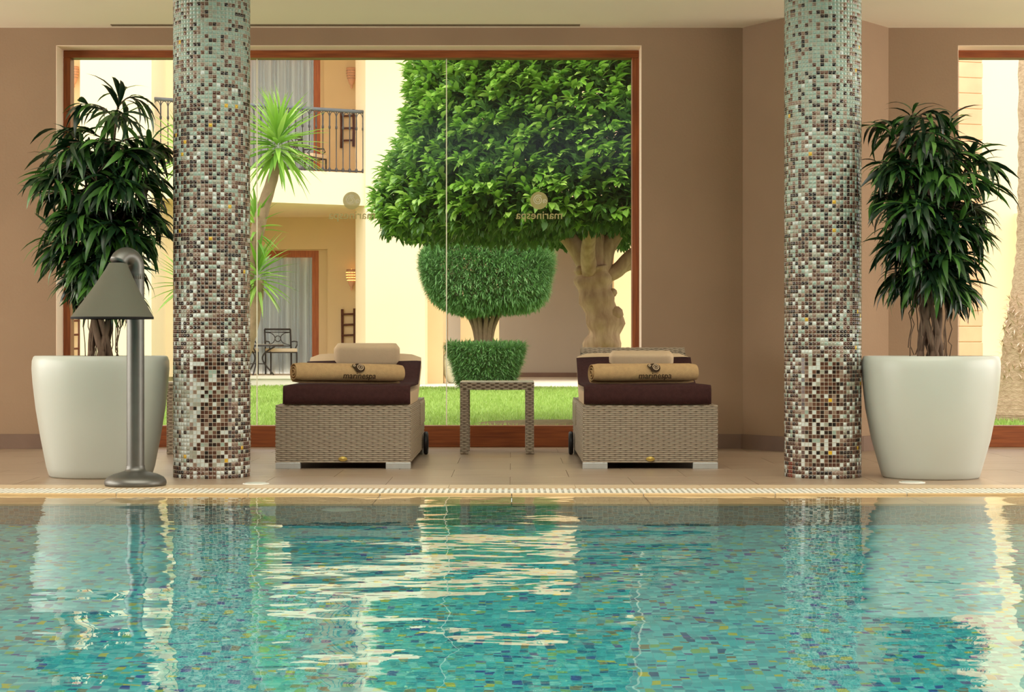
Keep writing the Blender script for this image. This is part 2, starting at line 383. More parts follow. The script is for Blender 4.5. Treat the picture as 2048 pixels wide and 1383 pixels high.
def disc_geo(r, n=40, rings=5, cx=0, cy=0, sy=1.0):
    V = [(cx, cy)]; Fc = []
    for j in range(1, rings+1):
        for k in range(n): a = 2*math.pi*k/n; V.append((cx + r*j/rings*math.cos(a), cy + sy*r*j/rings*math.sin(a)))
    for k in range(n): Fc.append((0, 1+k, 1+(k+1) % n))
    for j in range(1, rings):
        b0, b1 = 1+(j-1)*n, 1+j*n
        for k in range(n): Fc.append((b0+k, b1+k, b1+(k+1) % n, b0+(k+1) % n))
    return np.array(V), Fc

# ------------------------------------------------------------------ the hall: walls, ceiling, floor
WY = 12.45                      # inner face of the window wall
WO = 12.86                      # outer face
RH = 2.83                       # ceiling over the deck
X0, X1, ZT = -3.068, 0.872, 2.712
X2, X3 = 3.0, 5.6
def struct(name, mb, m, label=None, **k):
    o = mb.build(name, m, **k); o['kind'] = 'structure'
    if label: o['label'] = label
    return o
b = MB()
b.box(-7.2, X0, WY, WO, -0.3, RH+0.1).box(X0, X1, WY, WO, ZT, RH+0.1).box(X1, X2, WY, WO, -0.3, RH+0.1).box(X2, X3, WY, WO, ZT, RH+0.1).box(X3, 7.2, WY, WO, -0.3, RH+0.1)
b.box(X0, X1, WY, WO, -0.3, 0.0).box(X2, X3, WY, WO, -0.3, 0.0)
wall = struct('wall_window', b, M['wall'], 'brown plaster wall around the big garden windows')
b = MB().prism([(1.545, WY+0.02), (1.56, WY-0.02), (1.79, 12.06), (2.30, 12.16), (2.53, WY-0.01), (2.54, WY+0.02)], 0.0, RH)
struct('wall_pilaster', b, M['wall'], 'angled plaster pilaster behind the mosaic column')
# plaster reveals
FR = 12.635
for k, (a, c) in enumerate(((X0, X1), (X2, X3))):
    b = MB().box(a, a+0.004, WY-0.001, WO, 0.0, ZT).box(c-0.004, c, WY-0.001, WO, 0.0, ZT).box(a, c, WY-0.001, WO, ZT-0.004, ZT)
    struct('trim_%d' % (k+1), b, M['reveal'], 'plaster window reveal, paled as if lit from outdoors')
# baseboards
b = MB().box(-7.2, X0-0.002, WY-0.014, WY, 0, 0.098)
struct('baseboard_left', b, M['base'])
b = MB().box(X1+0.002, 1.55, WY-0.014, WY, 0, 0.098)
b.prism([(1.535, WY), (1.55, WY-0.036), (1.78, 12.044), (1.80, 12.07), (1.57, WY)], 0, 0.098)
b.prism([(1.78, 12.044), (2.31, 12.144), (2.31, 12.17), (1.80, 12.07)], 0, 0.098)
b.prism([(2.31, 12.144), (2.55, WY-0.02), (2.52, WY), (2.30, 12.17)], 0, 0.098).box(2.53, X2-0.002, WY-0.014, WY, 0, 0.098)
struct('baseboard_right', b, M['base'])
# ceiling: low over the deck, high over the pool with a skylight
b = MB().box(-7.2, 7.2, 8.9, WO+0.2, RH, RH+0.2)
b.box(-7.2, 7.2, 8.7, 8.9, RH, 4.75)
b.box(-7.2, 7.2, -3.4, 8.9, 4.6, 4.8)
struct('ceiling', b, M['ceiling'], 'cream plaster ceiling')
b = MB().box(-4.6, -4.5, 1.5, 7.3, 4.5, 4.6).box(4.5, 4.6, 1.5, 7.3, 4.5, 4.6).box(-4.6, 4.6, 1.5, 1.6, 4.5, 4.6).box(-4.6, 4.6, 7.2, 7.3, 4.5, 4.6)
struct('trim_skylight', b, M['ceiling'])
for nm, xa in (('wall_left', -7.3), ('wall_right', 7.1)):
    b = MB().box(xa, xa+0.2, -3.4, 5.4, -0.3, 4.7).box(xa, xa+0.2, 12.0, WO, -0.3, 4.7).box(xa, xa+0.2, 5.4, 12.0, -0.3, 0.3).box(xa, xa+0.2, 5.4, 12.0, 2.6, 4.7)  # side openings made up to hold the fill lamps
    struct(nm, b, M['wall'])
    b = MB()
    for yk in (5.4, 7.55, 9.75, 11.92): b.box(xa+0.02, xa+0.10 if xa > 0 else xa+0.18, yk, yk+0.08, 0.3, 2.6)
    struct('trim_side', b, M['woodv'])
b = MB().box(-7.2, 7.2, -3.4, -3.2, -0.3, 3.4).box(-7.2, 7.2, -3.4, -3.2, 4.25, 4.7).box(-7.2, -3.2, -3.4, -3.2, 3.4, 4.25).box(4.2, 7.2, -3.4, -3.2, 3.4, 4.25)
struct('wall_back', b, M['wall'])
struct('window_3', MB().box(-3.2, 4.2, -3.31, -3.30, 3.4, 4.25), M['clere'])
# deck: coping row, floor tiles
fl = thing('floor', 'beige stone tile pool deck', None, (0, 10.5, 0), kind='structure')
MB().box(-7.1, 7.1, 8.98, WO, -0.25, -0.004).build('joint_bed', M['joint'], fl)
PW = 5.5
MB().box(-7.1, -PW, -3.2, 8.98, -0.25, 0.0).build('deck_side', M['floor'], fl); MB().box(PW, 7.1, -3.2, 8.98, -0.25, 0.0).build('deck_side', M['floor'], fl)
MB().box(-PW, PW, -3.2, -2.0, -0.25, 0.0).build('deck_near', M['floor'], fl)
def tile_mesh(w, d, m):
    return MB().box(-w/2, w/2, -d/2, d/2, -0.012, 0.0).mesh('floor_tile', m)
tw, td = 0.62, 0.56
tm = tile_mesh(tw-0.0025, td-0.0025, M['floor'])
y = 9.20
while y < 12.7:
    k = 0; x = -5.9 + (0.31 if round((y-9.2)/td) % 2 else 0)
    while x < 5.9:
        o = bpy.data.objects.new('floor_tile', tm); col.objects.link(o); o.parent = fl
        o.location = (x, y+td/2-10.5, random.uniform(-0.0006, 0.0)); x += tw
    y += td
cmh = MB().box(-0.31+0.001, 0.31-0.001, -0.108, 0.108, -0.02, 0.0).mesh('coping_stone', M['coping'])
for i in range(19):
    o = bpy.data.objects.new('coping_stone', cmh); col.objects.link(o); o.parent = fl; o.location = (-5.58+0.62*i, 9.09-10.5, 0.0008)
# pool shell
ys = 8.27
struct('pool_wall_far', MB().box(-PW, PW, ys, ys+0.1, -1.05, -0.045), M['poolwall'], 'green mosaic far wall of the pool')
struct('pool_floor', MB().box(-PW-0.1, PW+0.1, -2.1, ys+0.1, -1.05, -0.92), M['poolfloor'], 'turquoise mosaic floor of the pool')
struct('pool_wall_left', MB().box(-PW-0.1, -PW, -2.0, ys+0.1, -1.25, -0.002), M['poolside'])
struct('pool_wall_right', MB().box(PW, PW+0.1, -2.0, ys+0.1, -1.25, -0.002), M['poolside'])
struct('pool_wall_near', MB().box(-PW, PW, -2.1, -2.0, -1.25, -0.002), M['poolwall'])
lipp = thing('pool_lip', 'tan stone overflow lip under a film of water', None, (0, 8.5, -0.03), kind='structure')
for i in range(18):
    MB().box(-5.58+0.62*i, -5.58+0.62*i+0.617, ys-0.02, 8.715, -0.12, -0.030).box(-5.58+0.62*i, -5.58+0.62*i+0.617, 8.700, 8.715, -0.03, -0.002).build('lip_stone', M['lip'], lipp, bevel=0.004)
# overflow grate
gr = thing('overflow_grate', 'white slatted overflow grate along the pool edge', 'grate', (0, 8.85, 0))
MB().box(-PW, PW, 8.715, 8.985, -0.16, -0.10).build('channel', M['gutter'], gr)
sl = MB().box(-0.0075, 0.0075, -0.132, 0.132, -0.022, 0.0); slm = sl.mesh('slat', M['grate'])
pitch = 0.0285
for i in range(-146, 147):
    o = bpy.data.objects.new('slat', slm); col.objects.link(o); o.parent = gr; o.location = (i*pitch, 0.0, -0.001)
b = MB()
for i in list(range(-190, -146)) + list(range(147, 191)): b.box(i*pitch-0.0075, i*pitch+0.0075, 8.718, 8.982, -0.022, -0.001)
b.build('outer_slats', M['grate'], gr)['kind'] = 'stuff'
b = MB().box(-PW, PW, 8.718, 8.726, -0.03, -0.006).box(-PW, PW, 8.845, 8.853, -0.03, -0.012).box(-PW, PW, 8.974, 8.982, -0.03, -0.006)
b.build('cross_bar', M['grate'], gr)
# water
wm = MB().add([(-PW, -2.0, -0.012), (PW, -2.0, -0.012), (PW, 8.70, -0.012), (-PW, 8.70, -0.012)], [(0,1,2,3)])
wo = wm.build('pool_water', M['water']); tag(wo, 'turquoise rippled water filling the pool', None, kind='structure')
# underwater light
ul = thing('underwater_light', 'round underwater light on the far pool wall', 'pool light', (PX(685, ys), ys, -0.30))
mt = Matrix.Translation((PX(685, ys), ys, -0.30)) @ Matrix.Rotation(R(90), 4, 'X')
MB().lathe([(0.001, 0.012), (0.07, 0.012), (0.07, 0.0)], 32, mtx=mt).build('lens', M['jar'], ul, smooth=False)
MB().lathe([(0.068, 0.0), (0.068, 0.02), (0.09, 0.018), (0.095, 0.0)], 32, mtx=mt).build('ring', M['alu'], ul)
# floor lids
for px, py, lb in ((512, 967, 'round white skimmer lid in the deck before the mosaic column by the lamp'), (1824, 964.5, 'round white skimmer lid in the deck before the bare planter')):
    D = F*EYE/(py-691.5)
    t = thing('skimmer_lid', lb, 'lid', (PX(px, D), D, 0.0), 'skimmer lids in the deck')
    MB().lathe([(0.001, 0.006), (0.054, 0.006), (0.056, 0.0005)], 32, c=t.location).build('cover', M['pot'], t)
    MB().lathe([(0.058, 0.0), (0.058, 0.004), (0.066, 0.003), (0.067, 0.0)], 32, c=t.location).build('rim', M['grate'], t)
# air diffuser slot in the ceiling
t = thing('air_diffuser', 'long narrow slot air diffuser in the ceiling', 'diffuser', (-1.1, 12.33, RH))
xa, xb = PX(222, 12.33), PX(1160, 12.33)
MB().box(xa, xb, 12.325, 12.345, RH-0.003, RH+0.01).build('slot', M['slot'], t)
MB().box(xa, xb, 12.313, 12.325, RH-0.006, RH+0.01).box(xa, xb, 12.345, 12.357, RH-0.006, RH+0.01).build('flange', M['slot'], t)

# ------------------------------------------------------------------ windows
def logo_on_glass(parent, cx, y, zc, mirror=-1):
    b = MB(); V, Fc = disc_geo(0.0605); b.add([(cx+mirror*x, y, zc+z) for x, z in V], Fc).build('logo_disc', M['vinyl'], parent)
    b = MB()
    for args in ((2.3, 0.006, 0.034, 0.0065, 0.006, 0.005, 0.4, 1), (1.6, 0.003, 0.015, 0.005, -0.042, -0.004, 2.6, -1)):
        V, Fc = spiral_ribbon(*args[:4], cx=args[4], cy=args[5], start=args[6], sgn=args[7])
        b.add([(cx+mirror*x, y-0.0004, zc+z) for x, z in V], Fc)
    b.build('logo_spiral', M['vinyl2'], parent)
    V, Fc = TXT
    MB().add([(cx+mirror*x*0.318, y, zc-0.125+z*0.318) for x, z in V], Fc).build('lettering', M['vinyl'], parent)
def window(name, xa, xc, joints, label, logos=()):
    w = thing(name, label, None, ((xa+xc)/2, FR, 0), kind='structure')
    z0, z1 = 0.146, ZT-0.004-0.050
    xa += 0.004; xc -= 0.004
    MB().box(xa, xc, FR, FR+0.11, 0.0, z0).build('bottom_rail', M['wood'], w, bevel=0.004)
    MB().box(xa, xc, FR, FR+0.11, z1, ZT-0.004).build('top_rail', M['wood'], w, bevel=0.004)
    MB().box(xa, xa+0.048, FR-0.001, FR+0.11, z0, z1).build('stile', M['woodv'], w, bevel=0.004)
    MB().box(xc-0.048, xc, FR-0.001, FR+0.11, z0, z1).build('stile', M['woodv'], w, bevel=0.004)
    xs = [xa+0.048] + list(joints) + [xc-0.048]; gy = FR+0.06
    for i in range(len(xs)-1):
        p = MB().add([(xs[i]+0.002, gy, z0), (xs[i+1]-0.002, gy, z0), (xs[i+1]-0.002, gy, z1), (xs[i]+0.002, gy, z1)], [(0,1,2,3)]).build('pane', M['glass'], w)
        if i in logos: logo_on_glass(p, (xs[i]+xs[i+1])/2, gy-0.002, PZ(401, gy))
    for x in joints: MB().box(x-0.0035, x+0.0035, gy-0.004, gy+0.004, z0, z1).build('joint_seal', M['vinyl2'], w)
    return w
window('window_1', X0, X1, [PX(514, FR+0.06), PX(893, FR+0.06)], 'wide wood-framed window of three glass panes onto the garden', (1, 2))
window('window_2', X2, X3, [PX(2290, FR+0.06)], 'wood-framed window beside the planter, cut by the picture edge')

# ------------------------------------------------------------------ mosaic columns
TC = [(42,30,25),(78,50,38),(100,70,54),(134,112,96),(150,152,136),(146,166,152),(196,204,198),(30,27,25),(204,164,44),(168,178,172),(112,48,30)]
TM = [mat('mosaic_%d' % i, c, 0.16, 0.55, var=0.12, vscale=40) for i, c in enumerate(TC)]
#       dkbr  br   mid  taupe beige aqua white blk  gold
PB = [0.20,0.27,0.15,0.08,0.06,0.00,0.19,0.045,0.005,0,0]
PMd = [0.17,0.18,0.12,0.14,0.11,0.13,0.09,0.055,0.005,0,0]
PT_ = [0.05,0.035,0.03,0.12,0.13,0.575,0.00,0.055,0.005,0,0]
CR = 0.2035; NT = 61; TP = 2*math.pi*CR/NT
tsz = TP-0.0024
def tile_v(s=tsz):
    h = s/2; q = h-0.0005
    V = [(-h,0,-h),(h,0,-h),(h,0,h),(-h,0,h),(-q,-0.0012,-q),(q,-0.0012,-q),(q,-0.0012,q),(-q,-0.0012,q)]
    return np.array(V), np.array([(4,5,6,7),(0,1,5,4),(1,2,6,5),(2,3,7,6),(3,0,4,7)])
TV, TF = tile_v()
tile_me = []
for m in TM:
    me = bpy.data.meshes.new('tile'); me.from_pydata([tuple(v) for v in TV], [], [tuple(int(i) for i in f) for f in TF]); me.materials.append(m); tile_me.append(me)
def column(cx, cy_, label, special=None):
    c = thing('column', label, None, (cx, cy_, 0), kind='structure')
    MB().lathe([(CR-0.0030, 0.0), (CR-0.0030, RH)], 183, c=(cx, cy_, 0)).build('grout_core', M['grout'], c, smooth=True)
    rows = int(RH/TP); pos = []; ang = []; mi = []
    face = math.atan2(-cy_, -cx)          # towards the camera
    k0 = round((face)/(2*math.pi)*NT)
    near = []; n_part = 0
    P0, P1, P2 = np.array(PB), np.array(PMd), np.array(PT_)
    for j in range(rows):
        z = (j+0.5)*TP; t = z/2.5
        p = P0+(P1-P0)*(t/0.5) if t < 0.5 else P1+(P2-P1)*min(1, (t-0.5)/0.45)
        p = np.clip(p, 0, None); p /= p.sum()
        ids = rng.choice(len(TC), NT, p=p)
        for k in range(NT):
            a = 2*math.pi*k/NT; dk = (k-k0+NT//2) % NT - NT//2
            i = int(ids[k])
            if special:
                s = special(dk, z, i)
                if s is not None: i = s
            if abs(dk) <= 5 and 3 <= j < 30 and n_part < 297:
                near.append((a, z, i)); n_part += 1
            else:
                pos.append(z); ang.append(a); mi.append(i)
    r = CR-0.003
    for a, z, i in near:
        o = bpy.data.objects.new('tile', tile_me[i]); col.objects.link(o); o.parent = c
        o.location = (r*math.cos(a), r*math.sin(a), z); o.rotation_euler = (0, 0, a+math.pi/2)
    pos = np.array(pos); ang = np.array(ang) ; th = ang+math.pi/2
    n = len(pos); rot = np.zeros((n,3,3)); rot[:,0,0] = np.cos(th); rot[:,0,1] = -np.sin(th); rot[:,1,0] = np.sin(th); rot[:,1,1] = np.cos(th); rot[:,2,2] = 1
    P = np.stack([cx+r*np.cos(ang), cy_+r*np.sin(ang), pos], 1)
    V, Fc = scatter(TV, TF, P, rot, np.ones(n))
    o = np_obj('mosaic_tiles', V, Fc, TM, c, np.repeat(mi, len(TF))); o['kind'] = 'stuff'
    return c
def patch_left(dk, z, i):
    if dk <= -3 and dk > -16 and 0.07 < z < 0.52 and random.random() < 0.8:
        return 6 if random.random() < 0.3 else (9 if random.random() < 0.5 else (4 if random.random() < 0.6 else 3))
def rust(dk, z, i):
    if -10 <= dk <= -9 and z < 0.085: return 10
CD = 9.79
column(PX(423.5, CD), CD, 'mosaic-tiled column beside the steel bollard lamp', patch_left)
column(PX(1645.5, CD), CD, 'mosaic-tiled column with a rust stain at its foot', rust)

# ------------------------------------------------------------------ planters with ficus
LV, LF = leaf_geo(0.225, 0.031, 1.15, 5, 0.35, 0.85)
LV2, LF2 = leaf_geo(0.225, 0.032, 0.6, 5, 0.3, 0.85)
def potted(cx, cy_, label, prof, leaders, env, seed, nb=10):
    rs = random.Random(seed); t = thing('potted_ficus', label, 'potted plant', (cx, cy_, 0), 'planters at the pool')
    MB().lathe(prof, 72, c=(cx, cy_, 0)).build('pot', M['pot'], t, smooth=True, auto=50)
    H = 0.61; r_in = prof[-1][0]
    V, Fc = disc_geo(r_in+0.004, 40, 4); MB().add([(cx+x, cy_+y_, H-0.02+rs.uniform(-0.006, 0.006)) for x, y_ in V], Fc).build('soil', M['soil'], t)
    # braided trunk
    for k in range(7):
        ph = 2*math.pi*k/7; pts = []
        for i in range(14):
            s = i/13; a = ph + s*3.0*(1 if k % 2 else -1); rr = 0.052*(1-0.3*s)
            pts.append((cx+rr*math.cos(a)*1.05, cy_+rr*math.sin(a), H-0.03+s*0.55))
        MB().tube(pts, [0.019-0.006*i/13 for i in range(14)], 7).build('stem', M['bark'], t, smooth=True)
    for k in range(16):   # hanging air roots
        a = rs.uniform(0, 6.28); rr = rs.uniform(0.05, 0.11); z = rs.uniform(0.85, 1.0); x, y_ = cx+rr*math.cos(a), cy_+rr*math.sin(a)
        pts = [(x*0.5+cx*0.5, y_*0.5+cy_*0.5, z+0.1)] + [(x+rs.uniform(-.012,.012), y_+rs.uniform(-.012,.012), z-(z-H+0.02)*i/6*rs.uniform(0.75, 1.0)) for i in range(7)]
        MB().tube(pts, 0.0028, 5).build('air_root', M['bark'], t, smooth=True)
    pos = []; dirs = []; scl = []
    def put(p, d, s): pos.append(tuple(p)); dirs.append(tuple(d)); scl.append(s)
    for tip in leaders:
        b0 = Vector((cx+rs.uniform(-.03,.03), cy_+rs.uniform(-.03,.03), H+0.30)); tip = Vector(tip)
        mid = b0.lerp(tip, 0.5) + Vector((rs.uniform(-.03,.03), rs.uniform(-.03,.03), 0.02))
        path = spline([b0, mid, tip], 8)
        MB().tube(path, [0.013-0.009*i/(len(path)-1) for i in range(len(path))], 6).build('branch', M['bark'], t, smooth=True)
        ltot = (tip-b0).length; n = max(4, int(nb*ltot/0.8))
        for k in range(n):
            s = (k+1.2)/(n+0.7); p = path[min(len(path)-1, int(s*(len(path)-1)))]
            a = k*2.4 + rs.uniform(-.6, .6); out = env(p.z)
            reach = max(0.07, min(0.36, out*rs.uniform(0.45, 0.95)))
            e = Vector((cx+out*math.cos(a)*0.85, cy_+out*math.sin(a)*0.85, p.z)); dv = (e-p); dv.z = 0
            if dv.length < 0.02: dv = Vector((math.cos(a), math.sin(a), 0))
            dv.normalize(); e = p + dv*reach*0.8 + Vector((0, 0, reach*rs.uniform(0.05, 0.45)))
            rad_ = math.hypot(e.x-cx, e.y-cy_); lim = max(0.10, out*0.74)
            if rad_ > lim: e.x = cx+(e.x-cx)*lim/rad_; e.y = cy_+(e.y-cy_)*lim/rad_
            if min(math.hypot(e.x-PX(c_, CD), e.y-CD) for c_ in (423.5, 1645.5)) < CR+0.02: continue
            m_ = p.lerp(e, 0.5) + Vector((0,0,0.03)); bp = spline([p, m_, e], 5)
            MB().tube(bp, [0.005-0.003*i/10 for i in range(11)], 5).build('twig', M['bark'], t, smooth=True)
            nl = int(8 + reach*40)
            for q in range(nl):
                u_ = 0.25+0.75*q/(nl-1); pp = bp[min(10, int(u_*10))]; tn = (bp[min(10, int(u_*10)+1)] - bp[max(0, int(u_*10)-1)]).normalized()
                side = tn.cross(Vector((0,0,1))).normalized()*(1 if q % 2 else -1)
                d = tn*rs.uniform(0.5, 1.0) + side*rs.uniform(0.2, 0.9) + Vector((0,0,rs.uniform(-0.6, 0.25)))
                put(pp, d, rs.uniform(0.62, 1.15))
        for q in range(9):   # tuft at the tip
            a = q*2.4; put(tip-Vector((0,0,0.012*q)), (math.cos(a)*rs.uniform(.3,.9), math.sin(a)*.7, rs.uniform(0.25, 1.3)), rs.uniform(0.7, 1.1))
    pos = np.array(pos); dirs = np.array(dirs); scl = np.array(scl)
    dn = dirs/np.linalg.norm(dirs, axis=1, keepdims=True); ok = np.ones(len(pos), bool)
    for ccx in (PX(423.5, CD), PX(1645.5, CD)):
        for f in (0.0, 0.1, 0.21): ok &= np.hypot(pos[:,0]+dn[:,0]*f*scl-ccx, pos[:,1]+dn[:,1]*f*scl-CD) > CR+0.012
    pos, dirs, scl = pos[ok], dirs[ok], scl[ok]; n = len(pos)
    rot = frames(dirs, rng.normal(0, 0.35, n))
    order = np.argsort(pos[:,1] - 0.25*np.abs(scl)); near, far = order[:300], order[300:]
    h = near[:190]; g = near[190:]
    leaf_objects('leaf', LV, LF, pos[h], rot[h], scl[h], M['fleaf'], t); leaf_objects('leaf', LV2, LF2, pos[g], rot[g], scl[g], M['fleaf'], t)
    V, Fc = scatter(LV, LF, pos[far], rot[far], scl[far])
    np_obj('foliage', V, Fc, M['fleaf'], t, smooth=True)['kind'] = 'stuff'
    return n
prof = [(0.02, 0.0), (0.262, 0.0), (0.27, 0.008), (0.283, 0.05), (0.312, 0.20), (0.338, 0.36), (0.353, 0.49), (0.359, 0.57), (0.357, 0.612), (0.350, 0.632), (0.343, 0.638), (0.336, 0.634), (0.332, 0.56)]
def env_l(z): return float(np.interp(z, [0.75, 0.95, 1.15, 1.35, 1.6, 1.85, 1.97, 2.1], [0.10, 0.19, 0.32, 0.40, 0.41, 0.42, 0.28, 0.12]))
PYL = 9.85
n1 = potted(PX(202, PYL), PYL, 'tall ficus in a white planter behind the steel bollard lamp', prof,
       [PT(238, 188, PYL), PT(158, 275, PYL-0.1), PT(272, 310, PYL+0.08), PT(122, 330, PYL+0.05), PT(300, 290, PYL-0.05), PT(190, 330, PYL-0.15), PT(130, 470, PYL-0.1), PT(275, 450, PYL-0.12), PT(205, 420, PYL+0.1)], env_l, 3, 16)
profr = [(r*0.985 if z < 0.3 else r, z) for r, z in prof]; profr = [(r*0.95 if z < 0.06 else r, z) for r, z in profr]
PYR = 9.74
n2 = potted(PX(1861, PYR), PYR, 'tall ficus in a white planter beside the rust-stained mosaic column', [(r, z-0.0) for r, z in profr],
       [PT(1825, 218, PYR), PT(1785, 250, PYR-0.08), PT(1895, 245, PYR+0.05), PT(1940, 310, PYR), PT(1765, 330, PYR+0.08), PT(1860, 330, PYR-0.15), PT(1920, 440, PYR-0.1), PT(1800, 450, PYR-0.12), PT(1850, 420, PYR+0.12)], lambda z: 1.0*env_l(z), 11, 15)

# ------------------------------------------------------------------ bollard lamp
LD = 9.155; lx = PX(271, LD)
lamp = thing('bollard_lamp', 'steel bollard lamp with a bent neck and conical hood at the pool edge', 'lamp', (lx, LD, 0))
MB().lathe([(0.001, 0.0), (0.148, 0.0), (0.152, 0.012), (0.150, 0.026), (0.138, 0.042), (0.110, 0.056), (0.075, 0.066), (0.052, 0.074), (0.046, 0.086), (0.045, 0.10)], 56, c=lamp.location).build('base', M['steel'], lamp, smooth=True)
MB().lathe([(0.043, 0.08), (0.043, 1.04)], 40, c=lamp.location).build('pole', M['steel'], lamp, smooth=True)
hd = Vector((-0.60, -0.80, 0)).normalized(); bc = 0.058; zc = 1.075
pts = [(lx, LD, 1.02), (lx, LD, 1.05)]; rad = [0.0432, 0.0432]
for i in range(1, 15):
    a = math.pi*i/16; p = Vector((lx, LD, zc)) + hd*(bc - bc*math.cos(a)) + Vector((0, 0, math.sin(a)*bc)); pts.append(p); rad.append(0.0435)
MB().tube(pts, rad, 24).build('neck', M['steel'], lamp, smooth=True)
# hood: loft from the neck to a wide flat rim
top = Vector(pts[-1]); V = []; n = 56; sec = []
rim_c = Vector((PX(224.5, 8.93), 8.93, PZ(634, 8.93)))
for i in range(9):
    s = i/8; c_ = top.lerp(rim_c, s); r_ = 0.044 + (0.1985-0.044)*(s**1.12)
    sec.append((c_, r_))
for c_, r_ in sec:
    for k in range(n):
        a = 2*math.pi*k/n; V.append(c_ + Vector((math.cos(a)*r_, math.sin(a)*r_*0.8, 0)))
Fc = [(i*n+k, i*n+(k+1) % n, (i+1)*n+(k+1) % n, (i+1)*n+k) for i in range(8) for k in range(n)]
MB().add(V, Fc).build('hood', M['shade'], lamp, smooth=True)
b = MB(); V, Fc = disc_geo(0.197, 56, 2, sy=0.8); b.add([(rim_c.x+x, rim_c.y+y_, rim_c.z-0.001) for x, y_ in V], [tuple(reversed(f)) for f in Fc])
b.build('lens', M['dark'], lamp)
b = MB()
rp = [(rim_c.x+0.1985*math.cos(2*math.pi*k/n), rim_c.y+0.8*0.1985*math.sin(2*math.pi*k/n)) for k in range(n)]
b.add([(x, y_, rim_c.z+0.001) for x, y_ in rp] + [(x, y_, rim_c.z-0.009) for x, y_ in rp], [(k, (k+1) % n, n+(k+1) % n, n+k) for k in range(n)])
b.build('rim', M['dark'], lamp)

# ------------------------------------------------------------------ sun loungers
def sheet(prof, x0, x1, th, nx=14, wob=0.0, seed=1):
    """a thick cloth or pad following a profile in (y, z), running from x0 to x1"""
    rs = random.Random(seed); P = [Vector((0, y_, z)) for y_, z in prof]; N = len(P); V = []
    nrm = []
    for i in range(N):
        t = (P[min(i+1, N-1)] - P[max(i-1, 0)]).normalized(); nrm.append(Vector((0, -t.z, t.y)))
    ph = rs.uniform(0, 6)
    for sgn in (1, 0):
        for i in range(N):
            for k in range(nx+1):
                u_ = k/nx; edge = min(1.0, min(u_, 1-u_)*nx/1.2); off = th*sgn*(0.72+0.28*edge) + (wob*math.sin(u_*9+i*0.8+ph)*sgn)
                p = P[i] + nrm[i]*off; V.append((x0+(x1-x0)*u_, p.y, p.z))
    w = nx+1; Fc = []
    for i in range(N-1):
        for k in range(nx):
            a = i*w+k; Fc.append((a, a+1, a+w+1, a+w)); c = N*w+a; Fc.append((c+w, c+w+1, c+1, c))
    for i in range(N-1):
        a = i*w; c = N*w+a; Fc += [(a+w, c+w, c, a), (a+nx, c+nx, c+w+nx, a+w+nx)]
    for k in range(nx):
        Fc += [(k, N*w+k, N*w+k+1, k+1), ((N-1)*w+k+1, N*w+(N-1)*w+k+1, N*w+(N-1)*w+k, (N-1)*w+k)]
    return V, Fc
